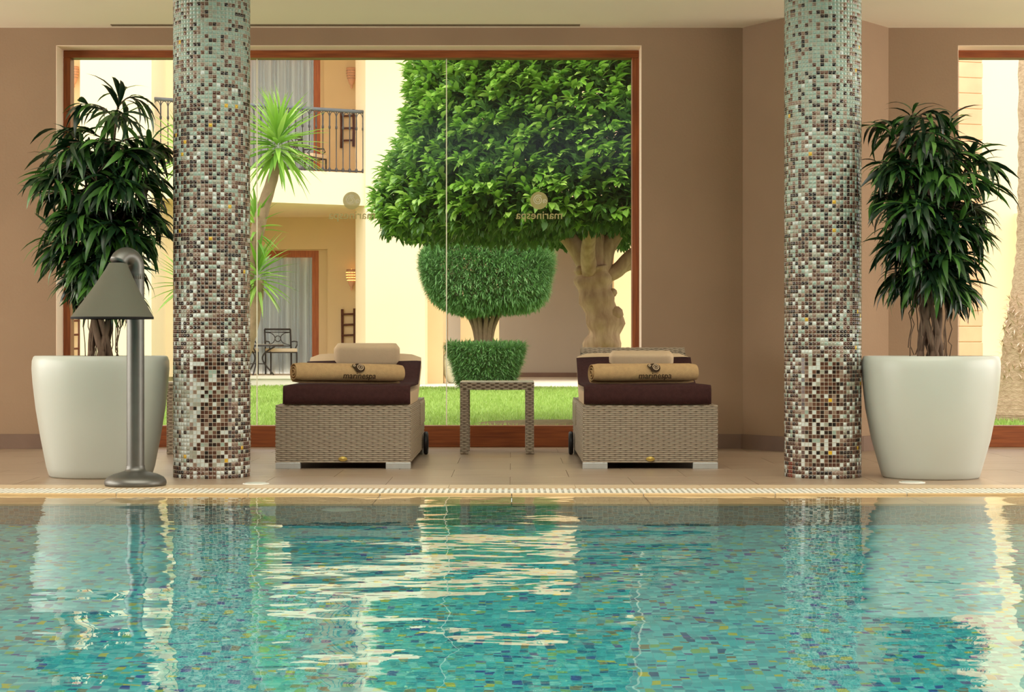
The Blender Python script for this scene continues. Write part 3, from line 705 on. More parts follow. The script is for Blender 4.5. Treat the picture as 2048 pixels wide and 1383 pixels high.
def lounger(x0, y0, shift, label, back_ang, bl, frame_top, names, pil, roll_y, roll_rot, seed):
    W = 0.76; t = thing('sun_lounger', label, 'sun lounger', (x0, y0, 0), 'wicker sun loungers'); h = W/2
    def T(V): return [(x0+x, y0+y_, z) for x, y_, z in V]
    zb, zt, Ln = 0.034, 0.357, 1.62
    MB().box(x0-h+.006, x0+h-.006, y0+.006, y0+Ln-.006, zb, zt-.004).build('body', M['wickb'], t, bevel=0.004)
    b = MB()
    weave(b, (x0-h, y0+.002, zb), (1,0,0), (0,0,1), W, zt-zb)
    weave(b, (x0+h-.002, y0, zb), (0,1,0), (0,0,1), Ln, zt-zb)
    weave(b, (x0-h+.002, y0+Ln, zb), (0,-1,0), (0,0,1), Ln, zt-zb)
    weave(b, (x0-h, y0, zt-.003), (1,0,0), (0,1,0), W, 0.06)
    for xs in (x0-h, x0+h-.035): weave(b, (xs, y0+.06, zt-.003), (1,0,0), (0,1,0), .035, Ln-.06)
    b.build('weave', M['wick'], t, smooth=True)['kind'] = 'stuff'
    for sx in (-1, 1):
        for yy in (0.0, Ln-0.14):
            xa = x0+sx*h; xb = x0+sx*(h-0.14)
            MB().box(min(xa, xb), max(xa, xb), y0+yy, y0+yy+0.05, 0.0, zb+.001).build('foot', M['alu'], t, bevel=0.002)
        # rounded rail at the rear of each side
        b = MB(); prof_ = [(0.0, .20), (0.0, .33)] + [(0.02-.02*math.cos(R(a)), .33+.022*math.sin(R(a))) for a in range(15, 181, 15)] + [(0.04, .20)]
        n_ = len(prof_)
        xc = x0+sx*(h-0.02) - 0.02 + sx*0.004
        V = [(xc+px_, y0+1.05, z) for px_, z in prof_] + [(xc+px_, y0+Ln+0.01, z) for px_, z in prof_]
        b.add(V, [tuple(range(n_)), tuple(range(2*n_-1, n_-1, -1))] + [(i, n_+i, n_+i+1, i+1) for i in range(n_-1)])
        b.build('side_rail', M['wick'], t)
        mt = Matrix.Translation((x0+sx*(h+0.008), y0+1.39, 0.073)) @ Matrix.Rotation(R(90)*sx, 4, 'Y')
        wv = MB().lathe([(0.050, 0.002), (0.066, 0.0), (0.073, 0.006), (0.073, 0.022), (0.066, 0.028), (0.050, 0.026), (0.050, 0.002)], 36, mtx=mt).build('wheel', M['rubber'], t, smooth=True)
        MB().lathe([(0.001, 0.022), (0.046, 0.022), (0.051, 0.019), (0.051, 0.004), (0.001, 0.004)], 28, mtx=mt).build('hub', M['hub'], wv)
    V, Fc = disc_geo(0.025, 28, 3, sy=0.52)
    rr = np.sqrt((V[:,0]/0.025)**2 + (V[:,1]/0.013)**2)
    bd = MB().add([(x0+x+0.0, y0-0.008-0.003*(1-q), 0.056+z) for (x, z), q in zip(V, rr)], Fc).build('badge', M['gold'], t)
    # mattress, back frame
    hy, hz = 0.98, zt; ca, sa = math.cos(R(back_ang)), math.sin(R(back_ang))
    x_a, x_b = x0+shift-0.352, x0+shift+0.352
    seat = [(0.02, zt), (0.3, zt), (0.6, zt), (hy-0.04, zt)]; back = [(hy+ca*s, hz+0.004+sa*s) for s in (0.05, 0.15, bl*0.65, bl)]
    V, Fc = sheet([(y_, z) for y_, z in seat+back], x_a, x_b, 0.098, 12, 0.0, seed); MB().add([(x, y0+y_, z) for x, y_, z in V], Fc).build('mattress', M['tan'], t, smooth=True, auto=45)
    mt = Matrix.Translation((x0, y0+hy, hz-0.035)) @ Matrix.Rotation(R(back_ang), 4, 'X')
    fw = 0.335
    MB().box(-fw, fw, 0.0, frame_top, -0.012, 0.028, mtx=mt).build('back_frame', M['wickb'], t)
    b = MB(); rt = mt.to_3x3()
    weave(b, mt @ Vector((-fw, frame_top-0.12, 0.031)), rt @ Vector((1,0,0)), rt @ Vector((0,1,0)), 2*fw, 0.12)
    weave(b, mt @ Vector((-fw, frame_top+0.002, 0.03)), rt @ Vector((-1,0,0))*-1, rt @ Vector((0,0,-1))*-1, 2*fw, 0.0)
    weave(b, mt @ Vector((-fw, frame_top-0.06, 0.034)), rt @ Vector((1,0,0)), rt @ Vector((0,1,0)), 2*fw, 0.06)
    b.build('back_weave', M['wick'], t, smooth=True)['kind'] = 'stuff'
    # dark terry cover: over the front edge, the seat and most of the back
    th = 0.012; c0 = 0.100
    cp = [(0.004, zt+0.006), (0.003, zt+0.05), (0.004, zt+0.085), (0.012, zt+c0-0.002), (0.03, zt+c0+0.003), (0.3, zt+c0+0.002), (0.6, zt+c0), (hy-0.10, zt+c0)]
    nb = Vector((-sa, ca)); 
    cp += [(hy+ca*s+nb.x*c0, hz+0.004+sa*s+nb.y*c0) for s in (0.08, 0.16, bl*0.5, bl-(0.075 if bl < 0.45 else 0.14))]
    V, Fc = sheet(cp, x_a-0.006, x_b+0.006, th, 26, 0.0025, seed+5)
    o = MB().add([(x, y0+y_, z) for x, y_, z in V], Fc).build('cover_towel', M['cover'], None, smooth=True, loc=(x0, y0, zt)); tag(o, names[0], 'towel', 'dark brown lounger towels')
    # head pillow
    pw, ph_, pdy, pz, pd = pil; n_ = 18; V = []; Fc = []
    for i in range(n_+1):
        s = i/n_*2-1; e = (1-abs(s)**26)**0.4 if abs(s) < 1 else 0.25
        e = max(0.55, e)
        for k in range(24):
            a = 2*math.pi*k/24; ex = 0.42; cx_ = math.copysign(abs(math.cos(a))**ex, math.cos(a)); sx_ = math.copysign(abs(math.sin(a))**ex, math.sin(a))
            V.append((s*pw/2, cx_*pd/2*e, sx_*ph_/2*e))
    for i in range(n_):
        for k in range(24): Fc.append((i*24+k, (i+1)*24+k, (i+1)*24+(k+1) % 24, i*24+(k+1) % 24))
    Fc += [tuple(range(24)), tuple(n_*24+k for k in range(23, -1, -1))]
    mt = Matrix.Translation((x0+shift+names[4], y0+pdy, pz)) @ Matrix.Rotation(R(back_ang-6), 4, 'X')
    o = MB().add([mt @ Vector(v) for v in V], Fc).build('pillow', M['tan'], None, smooth=True, loc=mt.translation); tag(o, names[1], 'pillow', 'tan lounger pillows')
    # rolled towel: spiral section, dark stitched logo
    RR = 0.062; Lr = 0.68 if roll_rot > 25 else 0.65; mt = Matrix.Translation((x0+shift+names[5], y0+roll_y, zt+c0+th+RR+0.004)) @ Matrix.Rotation(R(roll_rot), 4, 'Z') @ Matrix.Rotation(R(names[3]), 4, 'Y')
    rt_ = thing('rolled_towel', names[2], 'towel', mt.translation, 'rolled beige towels')
    turns = 3.4; n_ = 110; sp = []
    for i in range(n_+1):
        s = i/n_; a = turns*2*math.pi*s; rr_ = 0.010+(RR-0.010)*s; sp.append((a, rr_))
    off_end = turns*2*math.pi
    V = []; nx = 16; thk = 0.0088
    for i, (a, rr_) in enumerate(sp):
        aa = a - off_end + R(165); prot = 0.006*(1-i/n_)
        for sgn in (0, 1):
            q = max(0.002, rr_ - thk*sgn)
            for k in range(nx+1):
                u_ = k/nx; ee = min(u_, 1-u_); rnd = 0.006*max(0, 1-ee/0.04)
                xx = -Lr/2-prot + (Lr+2*prot)*u_; V.append(mt @ Vector((xx, (q-rnd*(1-sgn))*math.sin(aa), (q-rnd*(1-sgn))*math.cos(aa))))
    w = nx+1; Fc = []
    for i in range(n_):
        for k in range(nx):
            a0 = (2*i)*w+k; a1 = (2*i+2)*w+k; Fc.append((a0, a0+1, a1+1, a1)); c0_ = (2*i+1)*w+k; c1 = (2*i+3)*w+k; Fc.append((c1, c1+1, c0_+1, c0_))
        for k in (0, nx): Fc.append(((2*i)*w+k, (2*i+2)*w+k, (2*i+3)*w+k, (2*i+1)*w+k))
    for k in range(nx): Fc.append((2*n_*w+k, 2*n_*w+k+1, (2*n_+1)*w+k+1, (2*n_+1)*w+k))
    MB().add(V, Fc).build('roll', M['towel'], rt_, smooth=True, auto=60)
    def wrap(V2, ox, oy, lift):   # (x, arc length up from the camera-facing line) onto the roll
        out = []
        for x, z in V2:
            a = (z+oy)/RR; q = RR+lift; out.append(mt @ Vector((x+ox, -q*math.cos(a), q*math.sin(a))))
        return out
    V2, F2 = TXT; b = MB().add(wrap(V2*0.205, 0.045, -0.031, 0.0012), F2); b.build('lettering', M['ink'], rt_)
    V2, F2 = disc_geo(0.0335, 32, 6, sy=0.92); b = MB().add(wrap(V2, 0.045, 0.035, 0.0012), F2)
    V2, F2 = disc_geo(0.014, 20, 3, cx=-0.030, cy=0.010); b.add(wrap(V2, 0.045, 0.035, 0.0011), F2); b.build('logo_shell', M['ink'], rt_)
    b = MB()
    for args in ((2.2, 0.003, 0.023, 0.0042, 0.004, 0.003, 0.4, 1), (1.4, 0.002, 0.009, 0.0034, -0.030, 0.010, 2.6, -1)):
        V2, F2 = spiral_ribbon(*args[:4], cx=args[4], cy=args[5], start=args[6], sgn=args[7]); b.add(wrap(V2, 0.045, 0.035, 0.0020), F2)
    b.build('logo_spiral', M['tan'], rt_)
LDY = 10.40
lounger(PX(686, LDY), LDY, 0.02, 'wicker sun lounger beside the mosaic column and lamp', 24, 0.47, 0.46,
        ('dark brown terry cover on the lounger beside the lamp and column', 'plump tan pillow standing above the rolled towel, against the garden view', 'rolled beige towel with curled end and printed shell, on the lounger near the lamp', 1.2, 0.02, -0.01), (0.41, 0.13, 1.21, 0.640, 0.085), 0.23, 30, 2)
lounger(PX(1300.5, LDY), LDY, -0.015, 'wicker sun lounger with raised wicker headboard in front of the plain wall', 30, 0.40, 0.66,
        ('dark brown terry cover on the lounger with the raised wicker headboard', 'flat tan pillow below the wicker headboard', 'rolled beige towel with printed shell, on the lounger before the plain wall', 0.0, 0.045, -0.005), (0.40, 0.10, 1.16, 0.606, 0.085), 0.22, 20, 4)

# ------------------------------------------------------------------ wicker side tables
def side_table(xc, label):
    D = 11.79; w = 0.472; h = 0.463; lw = 0.054; t = thing('side_table', label, 'side table', (xc, D+w/2, 0), 'wicker side tables')
    x0, x1, y0, y1 = xc-w/2, xc+w/2, D, D+w
    MB().box(x0+.003, x1-.003, y0+.003, y1-.003, h-0.052, h-0.006).build('apron', M['wickt'], t)
    MB().box(x0, x1, y0, y1, h-0.006, h).build('top', M['glasstop'], t, bevel=0.002)
    b = MB()
    for (xa, ya) in ((x0, y0), (x1-lw, y0), (x0, y1-lw), (x1-lw, y1-lw)):
        MB().box(xa+.003, xa+lw-.003, ya+.003, ya+lw-.003, 0.0, h-0.05).build('leg', M['wickt'], t)
        weave(b, (xa, ya+.002, 0.004), (1,0,0), (0,0,1), lw, h-0.056, pu=0.027, amp=0.0018)
        weave(b, (xa+lw-.002, ya, 0.004), (0,1,0), (0,0,1), lw, h-0.056, pu=0.027, amp=0.0018)
        weave(b, (xa+.002, ya+lw, 0.004), (0,-1,0), (0,0,1), lw, h-0.056, pu=0.027, amp=0.0018)
    weave(b, (x0, y0+.002, h-0.052), (1,0,0), (0,0,1), w, 0.046); weave(b, (x1-.002, y0, h-0.052), (0,1,0), (0,0,1), w, 0.046); weave(b, (x0+.002, y1, h-0.052), (0,-1,0), (0,0,1), w, 0.046)
    b.build('weave', M['wick'], t, smooth=True)['kind'] = 'stuff'
side_table(PX(994, 11.79), 'square wicker side table standing between the two loungers')
side_table(PX(333, 11.79)+0.236, 'wicker side table mostly hidden behind the mosaic column')

# ------------------------------------------------------------------ outside: ground, lawn
g = MB().box(-16, 16, WO, 33.0, -0.3, -0.03); struct('lawn', g, M['lawn'], 'bright green lawn outside the windows')
struct('path', MB().box(-1.6, 16, 31.6, 42, -0.2, 0.0), M['pave'], 'pale paved path along the building')
n = 110000
yy = 13.2 + (32.9-13.2)*rng.random(n)**0.8; half = yy*0.30
xx = (rng.random(n)*2-1)*half
keep = ~((xx > -1.6) & (yy > 31.6)) & ~((xx < -5.6) & (yy > 30.9)) & ~((xx > 6.2) & (yy > 29.8)) & ~(np.hypot(xx-PX(972, 30), yy-30) < 0.45) & ~(np.hypot(xx-PX(440, 23), yy-23) < 0.25) & ~(np.hypot(xx-PX(2078, 17.9), yy-17.9) < 0.46) & ~(((xx-0.45)/0.75)**2 + ((yy-17.0)/0.9)**2 < 1); xx, yy = xx[keep], yy[keep]; n = len(xx)
hh = rng.uniform(0.025, 0.055, n); an = rng.random(n)*6.283; lean = rng.normal(0, 0.018, (n,2)); bw = 0.004 + 0.0003*yy
V = np.zeros((n,3,3)); V[:,0] = np.stack([xx-np.cos(an)*bw, yy-np.sin(an)*bw, np.full(n,-0.032)],1); V[:,1] = np.stack([xx+np.cos(an)*bw, yy+np.sin(an)*bw, np.full(n,-0.032)],1)
V[:,2] = np.stack([xx+lean[:,0], yy+lean[:,1], hh-0.03],1)
o = np_obj('lawn_grass', V.reshape(-1,3), np.arange(n*3).reshape(-1,3), M['grass']); tag(o, 'short mown green grass of the lawn', 'grass', kind='stuff')
V, Fc = disc_geo(1.0, 32, 4); ob = MB().add([(0.45+x*0.8, 17.0+y_*0.95, -0.022+0.02*(1-x*x-y_*y_)) for x, y_ in V], Fc).build('bare_soil', M['mulch']); ob['kind'] = 'structure'

# ------------------------------------------------------------------ outside: hotel building
FD, BD = 33.0, 36.0
ho = thing('hotel_building', 'cream hotel building with balcony and terrace across the lawn', 'building', (-2.0, FD, 0))
def grid_wall(b, y0, y1, x0, x1, z0, z1, holes):
    xs = sorted({x0, x1, *[h[0] for h in holes], *[h[1] for h in holes]}); zs = sorted({z0, z1, *[h[2] for h in holes], *[h[3] for h in holes]})
    for i in range(len(xs)-1):
        for j in range(len(zs)-1):
            cx, cz = (xs[i]+xs[i+1])/2, (zs[j]+zs[j+1])/2
            if any(h[0] < cx < h[1] and h[2] < cz < h[3] for h in holes): continue
            b.box(xs[i], xs[i+1], y0, y1, zs[j], zs[j+1])
D1 = (PX(452, BD), PX(655, BD), 0.15, PZ(498, BD)); D2 = (PX(480, BD), PX(648, BD), 3.80, 6.45)
b = MB(); grid_wall(b, BD, BD+0.28, -16, -2.5, 0.0, 8.0, [D1, D2]); b.build('recess_wall', M['ochre'], ho)
for (xa, xb, z0, z1), jr, hz_ in ((D1, PX(638, BD+.2), PZ(501, BD+.2)), (D2, PX(641, BD+.2), 6.45)):
    d = MB().box(xa, jr-0.13, BD+0.16, BD+0.28, hz_-0.13, hz_).box(jr-0.13, jr, BD+0.16, BD+0.28, z0, hz_).box(xa, xa+0.13, BD+0.16, BD+0.28, z0, hz_-0.13).build('terrace_door', M['doorwood'], ho)
    MB().box(jr, xb, BD+0.16, BD+0.28, z0, z1).box(xa, jr, BD+0.16, BD+0.28, hz_, z1+0.001).build('niche_wall', M['ochre'], ho)
    nx = 140; V = []
    for k in range(nx+1):
        x = xa+0.13 + (jr-xa-0.26)*k/nx; yv = BD+0.36+0.05*math.sin(k*0.62+math.sin(k*0.23)*1.6)+0.02*math.sin(k*0.21)
        V += [(x, yv, z0), (x, yv, hz_-0.05)]
    MB().add(V, [(2*k, 2*k+2, 2*k+3, 2*k+1) for k in range(nx)]).build('curtain', M['curtain'], d, smooth=True)
    MB().box(xa-0.3, xb+0.3, BD+0.9, BD+1.0, z0, z1).build('room_back', M['taupe'], ho)
    MB().add([(xa+.13, BD+.22, z0), (jr-.13, BD+.22, z0), (jr-.13, BD+.22, hz_-.13), (xa+.13, BD+.22, hz_-.13)], [(0,1,2,3)]).build('pane', M['glass'], d)
# piers and wings
xp = PX(731, FD)
b = MB().prism([(xp, FD), (PX(850, FD), FD), (PX(850, FD), 40), (PX(712, FD+.5)-0.02, 40), (PX(712, FD+.5)-0.02, FD+0.62), (PX(712, FD+.5), FD+.5)], 0.0, 8.0); b.build('pier', M['cream'], ho)
MB().box(PX(850, FD)-0.01, PX(886, 34.0), 34.0, 36.6, 0.0, 8.0).build('wing_wall', M['ochre'], ho)
MB().box(PX(160, 31.1), PX(303, 31.1), 31.1, 36.2, 0.0, 8.0).build('wing_pier', M['cream'], ho)
MB().box(PX(303, 31.1)-0.02, PX(352, 32.4), 32.4, 36.2, 0.15, 8.0).build('wing_step', M['cream'], ho)
MB().box(-16, PX(850, FD), BD-4.2, 40, 7.2, 8.0).build('eaves', M['cream'], ho)
MB().box(-16, xp, FD, BD, -0.1, 0.15).build('terrace', M['pave'], ho)
MB().box(-16, xp, FD-0.03, FD, 0.105, 0.155).build('terrace_nosing', M['pave'], ho)
# balcony
zb0, zb1 = PZ(411, FD), PZ(346, FD)
bl0 = Vector((xp-0.01, FD+0.04, 0)); bl1 = Vector((PX(303, 31.25), 31.25, 0))
MB().prism([(bl0.x, bl0.y), (bl0.x, BD), (bl1.x, BD), (bl1.x, bl1.y)], zb0, zb1).build('balcony', M['cream'], ho)
zr = PZ(222, FD); bd_ = (bl1-bl0).normalized(); blen = (bl1-bl0).length; inw = Vector((0, 0.10, 0))
rl = MB().tube([bl0+inw+Vector((0,0,zr)), bl1+inw+Vector((0,0,zr))], 0.032, 10).build('railing', M['rail'], ho, smooth=True)
MB().tube([bl0+inw+Vector((0,0,zb1+0.035)), bl1+inw+Vector((0,0,zb1+0.035))], 0.014, 8).build('bottom_bar', M['iron'], rl, smooth=True)
nb_ = int(blen/0.128)
for k in range(nb_):
    p = bl0+inw+bd_*(0.05+k*0.128); hgt = zr-zb1
    b = MB().lathe([(0.009, 0.0), (0.026, 0.035), (0.026, 0.06), (0.009, 0.09), (0.009, hgt-0.34), (0.020, hgt-0.33), (0.020, hgt-0.29), (0.013, hgt-0.28), (0.013, hgt-0.2), (0.009, hgt-0.02)], 8, c=(p.x, p.y, zb1))
    arc = [p + bd_*(0.064-0.064*math.cos(R(a))) + Vector((0, 0, zr-0.16+0.13*math.sin(R(a)))) for a in range(0, 181, 20)]
    b.tube(arc, 0.007, 5); b.build('baluster', M['iron'], rl, smooth=True)
# porch at the side
xo0, xo1, xo2, xo3 = PX(886, 36), PX(921, 36), PX(998, 36), PX(1228, 36)
MB().box(xo1, xo2, 36, 36.6, 0, 2.9).build('porch_pillar', M['ochre'], ho)
MB().box(xo3, 16, 36, 36.6, 0, 8.0).build('porch_wall', M['ochre'], ho)
MB().box(PX(850, FD), xo3+0.01, 36, 36.6, 2.9, 8.0).box(PX(850, FD), 16, 36.5, 41.5, 2.9, 3.2).build('porch_lintel', M['ochre'], ho)
MB().box(-3, 16, 41, 41.3, 0, 3.0).build('porch_back_wall', M['taupe'], ho)
MB().box(-3, 16, 40.96, 41, 0, 0.1).build('porch_plinth', M['plinth'], ho)
# side wing seen through the second window
sw = thing('garden_wing', 'cream garden wing wall seen through the window by the picture edge', 'building', (9, 33, 0))
MB().box(6.2, 18, 33.0, 33.4, 0, 8.0).build('wing_wall', M['cream'], sw)
MB().box(PX(2041, 32.6), 18, 32.6, 33.0, 0, PZ(424, 32.6)).build('step_wall', M['cream'], sw)
qp = thing('stone_pier', 'pale orange stone block pier outside the window by the picture edge', 'pier', (7.3, 30, 0))
bh = 31*30/F; mtp = Matrix.Translation((PX(1966, 30), 30, 0)) @ Matrix.Rotation(R(16), 4, 'Z')
MB().box(-0.9, -0.01, 0.02, 0.6, 0, 6.6, mtx=mtp).build('core', M['ochre'], qp)
k = 0
while k*bh < 6.6:
    MB().box(-0.92, 0.0 if k % 2 == 0 else -0.012, 0.0, 0.6, k*bh+0.006, (k+1)*bh-0.006, mtx=mtp).build('block', M['block'], qp, bevel=0.008); k += 1

# ------------------------------------------------------------------ outside: small things on the building
def sconce(px, py, D, lit, label):
    p = PT(px, py, D); t = thing('wall_sconce', label, 'wall lamp', p, 'terracotta wall sconces')
    pr = [(0.005, -0.25), (0.03, -0.215), (0.018, -0.19), (0.05, -0.14), (0.085, -0.03), (0.10, 0.08), (0.098, 0.16), (0.088, 0.155)]
    MB().lathe(pr, 20, c=p).build('shade', M['terra'], t, smooth=True)
    b = MB()
    for z, r_ in ((-0.05, 0.083), (0.0, 0.096), (0.05, 0.102), (0.1, 0.104)):
        for k in range(9):
            a = R(180+k*20+10); b.lathe([(0.001, 0.005), (0.010, 0.0)], 6, mtx=Matrix.Translation((p.x+r_*math.cos(a), p.y+r_*math.sin(a), p.z+z)) @ Matrix.Rotation(a+R(90), 4, 'Z') @ Matrix.Rotation(R(90), 4, 'X'))
    b.build('perforations', M['glow'] if lit else M['plinth'], t)['kind'] = 'stuff'
    MB().box(p.x-0.03, p.x+0.03, p.y+0.05, D+0.145, p.z-0.02, p.z+0.03).build('bracket', M['iron'], t)
    if lit:
        MB().lathe([(0.002, -0.04), (0.03, -0.02), (0.04, 0.02), (0.03, 0.06), (0.002, 0.08)], 14, c=(p.x, p.y, p.z+0.09)).build('bulb', M['glow'], t, smooth=True)
sconce(703, 152, BD-0.14, False, 'unlit terracotta sconce on the wall above the balcony')
sconce(703, 555, BD-0.14, True, 'glowing terracotta sconce on the terrace wall above the ladder')
sconce(147, 150, 34.6, False, 'terracotta sconce by the window frame behind the ficus')
MB_ = MB().box(-12, PX(160, 31.1)+0.05, 34.75, 35.0, 0, 8.0).build('wing_back_wall', M['ochre'], ho)
def ladder(px0, px1, py0, py1, D, rungs, label, brk=0):
    x0, x1 = PX(px0, D), PX(px1, D); z0, z1 = PZ(py1, D), PZ(py0, D); t = thing('wooden_ladder', label, 'ladder', ((x0+x1)/2, D, z0), 'decorative ladders')
    for x, dz in ((x0, 0.0), (x1, 0.03)): MB().tube([(x, D, z0+dz), (x+.004, D, (z0+z1)/2), (x, D, z1+dz*0.5)], [0.027, 0.024, 0.026], 8).build('rail', M['ladder'], t, smooth=True)
    for k in range(rungs):
        z = z0 + (z1-z0)*(k+0.6)/(rungs+0.1); MB().tube([(x0-0.02, D-0.01, z), (x1+0.02, D-0.01, z+0.01)], 0.019, 8).build('rung', M['ladder'], t, smooth=True)
ladder(684.5, 709, 618, 746, BD-0.06, 6, 'dark wooden ladder leaning on the terrace wall under the sconce')
ladder(682.5, 707, 220, 296, BD-0.06, 3, 'dark wooden ladder hanging on the balcony wall')
ladder(139, 158, 600, 742, 34.66, 5, 'wooden ladder glimpsed beside the window frame behind the ficus')
# short railing of the far balcony by the frame
t = thing('balcony_rail', 'bit of grey balcony railing glimpsed beside the window frame', 'railing', PT(150, 345, 33.0))
MB().tube([PT(120, 216, 33.0), PT(164, 219, 33.4)], 0.04, 8).build('handrail', M['rail'], t, smooth=True)
for k in range(4):
    p = PT(128+k*11, 219, 33.1); MB().tube([p, Vector((p.x, p.y, 3.78))], 0.011, 6).build('baluster', M['iron'], t, smooth=True)
MB().box(-12, PX(160, 31.1)+0.02, 32.9, 34.8, zb0, zb1).build('side_balcony', M['cream'], ho)
# terrace chairs and table
def iron_chair(xc, yc, z0, rz, label):
    t = thing('iron_chair', label, 'chair', (xc, yc, z0), 'wrought iron terrace chairs'); mt = Matrix.Translation((xc, yc, z0)) @ Matrix.Rotation(rz, 4, 'Z')
    def tb(name, pts, r=0.012): return MB().tube([mt @ Vector(p) for p in pts], r, 8).build(name, M['iron'], t, smooth=True)
    w = 0.25
    for sx in (-1, 1):
        tb('leg', [(sx*w, 0.22, 0), (sx*w, 0.22, 0.42)], 0.016); tb('leg', [(sx*w, -0.24, 0), (sx*w, -0.24, 0.42)], 0.016)
        tb('back_post', [(sx*w, 0.22, 0.42), (sx*w, 0.26, 0.66), (sx*w, 0.30, 0.86)], 0.016)
        tb('arm', [(sx*w, 0.25, 0.62), (sx*(w+.02), 0.05, 0.63), (sx*(w+.02), -0.18, 0.62), (sx*(w+.01), -0.22, 0.56), (sx*w, -0.14, 0.5), (sx*w, -0.24, 0.42)], 0.012)
        tb('scroll', spline([(sx*0.24, 0.288, 0.80), (sx*0.12, 0.285, 0.78), (sx*0.055, 0.272, 0.70), (sx*0.10, 0.262, 0.60), (sx*0.24, 0.25, 0.555)], 5), 0.008)
    tb('top_rail', [(-w, 0.30, 0.86), (w, 0.30, 0.86)], 0.018); tb('back_rail', [(-w, 0.29, 0.805), (w, 0.29, 0.805)], 0.009); tb('back_rail', [(-w, 0.245, 0.54), (w, 0.245, 0.54)], 0.009)
    tb('ring', [(0.055*math.cos(R(a)), 0.27, 0.68+0.055*math.sin(R(a))) for a in range(0, 361, 24)], 0.008)
    tb('seat_rail', [(-w, -.24, .42), (w, -.24, .42), (w, .22, .42), (-w, .22, .42), (-w, -.24, .42)], 0.013)
    MB().box(-w-.01, w+.01, -0.26, 0.22, 0.425, 0.495, mtx=mt).build('cushion', M['cush'], t, bevel=0.02, seg=3)
iron_chair(PX(562, 35.2), 35.2, 0.15, R(20), 'wrought iron chair with cream cushion fully seen before the curtain')
iron_chair(PX(482, 35.1), 35.1, 0.15, R(75), 'wrought iron chair partly hidden behind the mosaic column')
iron_chair(PX(616, 34.6), 34.6, zb1, R(65), 'wrought iron chair with cream cushion on the balcony behind the railing')
tx, ty = PX(516, 34.4), 34.4
t = thing('terrace_table', 'round iron table on the terrace between the two iron chairs', 'table', (tx, ty, 0.15)); zt_ = PZ(688, 34.4)
MB().lathe([(0.001, zt_), (0.46, zt_), (0.47, zt_-0.012), (0.46, zt_-0.03), (0.001, zt_-0.03)], 40, c=(tx, ty, 0)).build('top', M['cush'], t)
MB().lathe([(0.462, zt_-0.005), (0.475, zt_-0.005), (0.475, zt_-0.045), (0.462, zt_-0.045)], 40, c=(tx, ty, 0)).build('edge', M['iron'], t)
for k in range(3):
    a = R(20+120*k); c_, s_ = math.cos(a), math.sin(a)
    MB().tube(spline([(tx+c_*.3, ty+s_*.3, .15), (tx+c_*.1, ty+s_*.1, .4), (tx+c_*.12, ty+s_*.12, .55), (tx+c_*.32, ty+s_*.32, zt_-.04)], 5), 0.015, 8).build('leg', M['iron'], t, smooth=True)
MB().tube([(tx+.14*math.cos(R(a)), ty+.14*math.sin(R(a)), .36) for a in range(0, 361, 20)], 0.01, 6).build('brace', M['iron'], t, smooth=True)
# glazed jar
jx, jy = PX(912, 34.3), 34.3
t = thing('garden_jar', 'large pale glazed jar with terracotta rim beside the clipped bush', 'jar', (jx, jy, 0.0))
MB().lathe([(0.12, 0.0), (0.17, 0.03), (0.235, 0.18), (0.255, 0.36), (0.235, 0.5), (0.19, 0.58), (0.175, 0.6)], 36, c=(jx, jy, 0)).build('body', M['jar'], t, smooth=True)
MB().lathe([(0.172, 0.595), (0.2, 0.605), (0.215, 0.64), (0.2, 0.665), (0.17, 0.66), (0.165, 0.6)], 36, c=(jx, jy, 0)).build('rim', M['ladder'], t, smooth=True)

# ------------------------------------------------------------------ outside: big clipped ficus tree
TD = 17.0; tx = PX(1203, TD); tr = thing('clipped_ficus_tree', 'large clipped ficus tree with dense bright green crown and pale knotted trunk', 'tree', (tx, TD, -0.03))
def P17(px, py, dy=0.0): return PT(px, py, TD+dy)
trunk = [(tx-.02, TD, -0.05), P17(1200, 790), P17(1199, 740), P17(1204, 690), P17(1207, 650), P17(1196, 600), P17(1190, 560), P17(1186, 535)]
path = spline(trunk, 5); n_ = len(path); rad = [0.21-0.05*min(1, i/8)+0.014*math.sin(i*1.3) for i in range(n_)]
b = MB().tube(path, rad, 20)
V = b.v; b.v = [(x+0.022*math.sin(z*9+math.atan2(y_-TD, x-tx)*2)+0.012*math.sin(z*23+x*31), y_+0.02*math.sin(z*11+x*17), z) for x, y_, z in V]
b.build('trunk', M['tbark'], tr, smooth=True)
for px, py, r_ in ((1160, 541, .045), (1231, 628, .075), (1222, 640, .06), (1226, 585, .04), (1172, 610, .04), (1205, 720, .05)):
    p = P17(px, py, -0.05); MB().lathe([(0.001, -r_), (r_*.6, -r_*.8), (r_, -0.1*r_), (r_*.85, r_*.55), (r_*.4, r_*.95), (0.001, r_)], 14, c=p).build('burl', M['tbark'], tr, smooth=True)
for pts, r0, r1 in (([P17(1186, 560), P17(1168, 520), P17(1140, 480), P17(1105, 450)], .105, .06), ([P17(1192, 550), P17(1192, 500), P17(1182, 440), P17(1170, 380)], .12, .07), ([P17(1200, 550), P17(1212, 500), P17(1232, 470), P17(1262, 430)], .10, .05),
                    ([P17(1205, 552), P17(1235, 540), P17(1262, 512), P17(1320, 470), P17(1360, 430)], .075, .05), ([P17(1238, 540), P17(1262, 530), P17(1300, 528), P17(1350, 500)], .05, .035), ([P17(1195, 550, .1), P17(1215, 480, .3), P17(1240, 400, .5)], .10, .05), ([P17(1180, 545, -.05), P17(1176, 500, -.3), P17(1185, 440, -.6)], .08, .05)):
    pth = spline(pts, 5); n_ = len(pth); MB().tube(pth, [r0+(r1-r0)*i/(n_-1) for i in range(n_)], 12).build('limb', M['tbark'], tr, smooth=True)
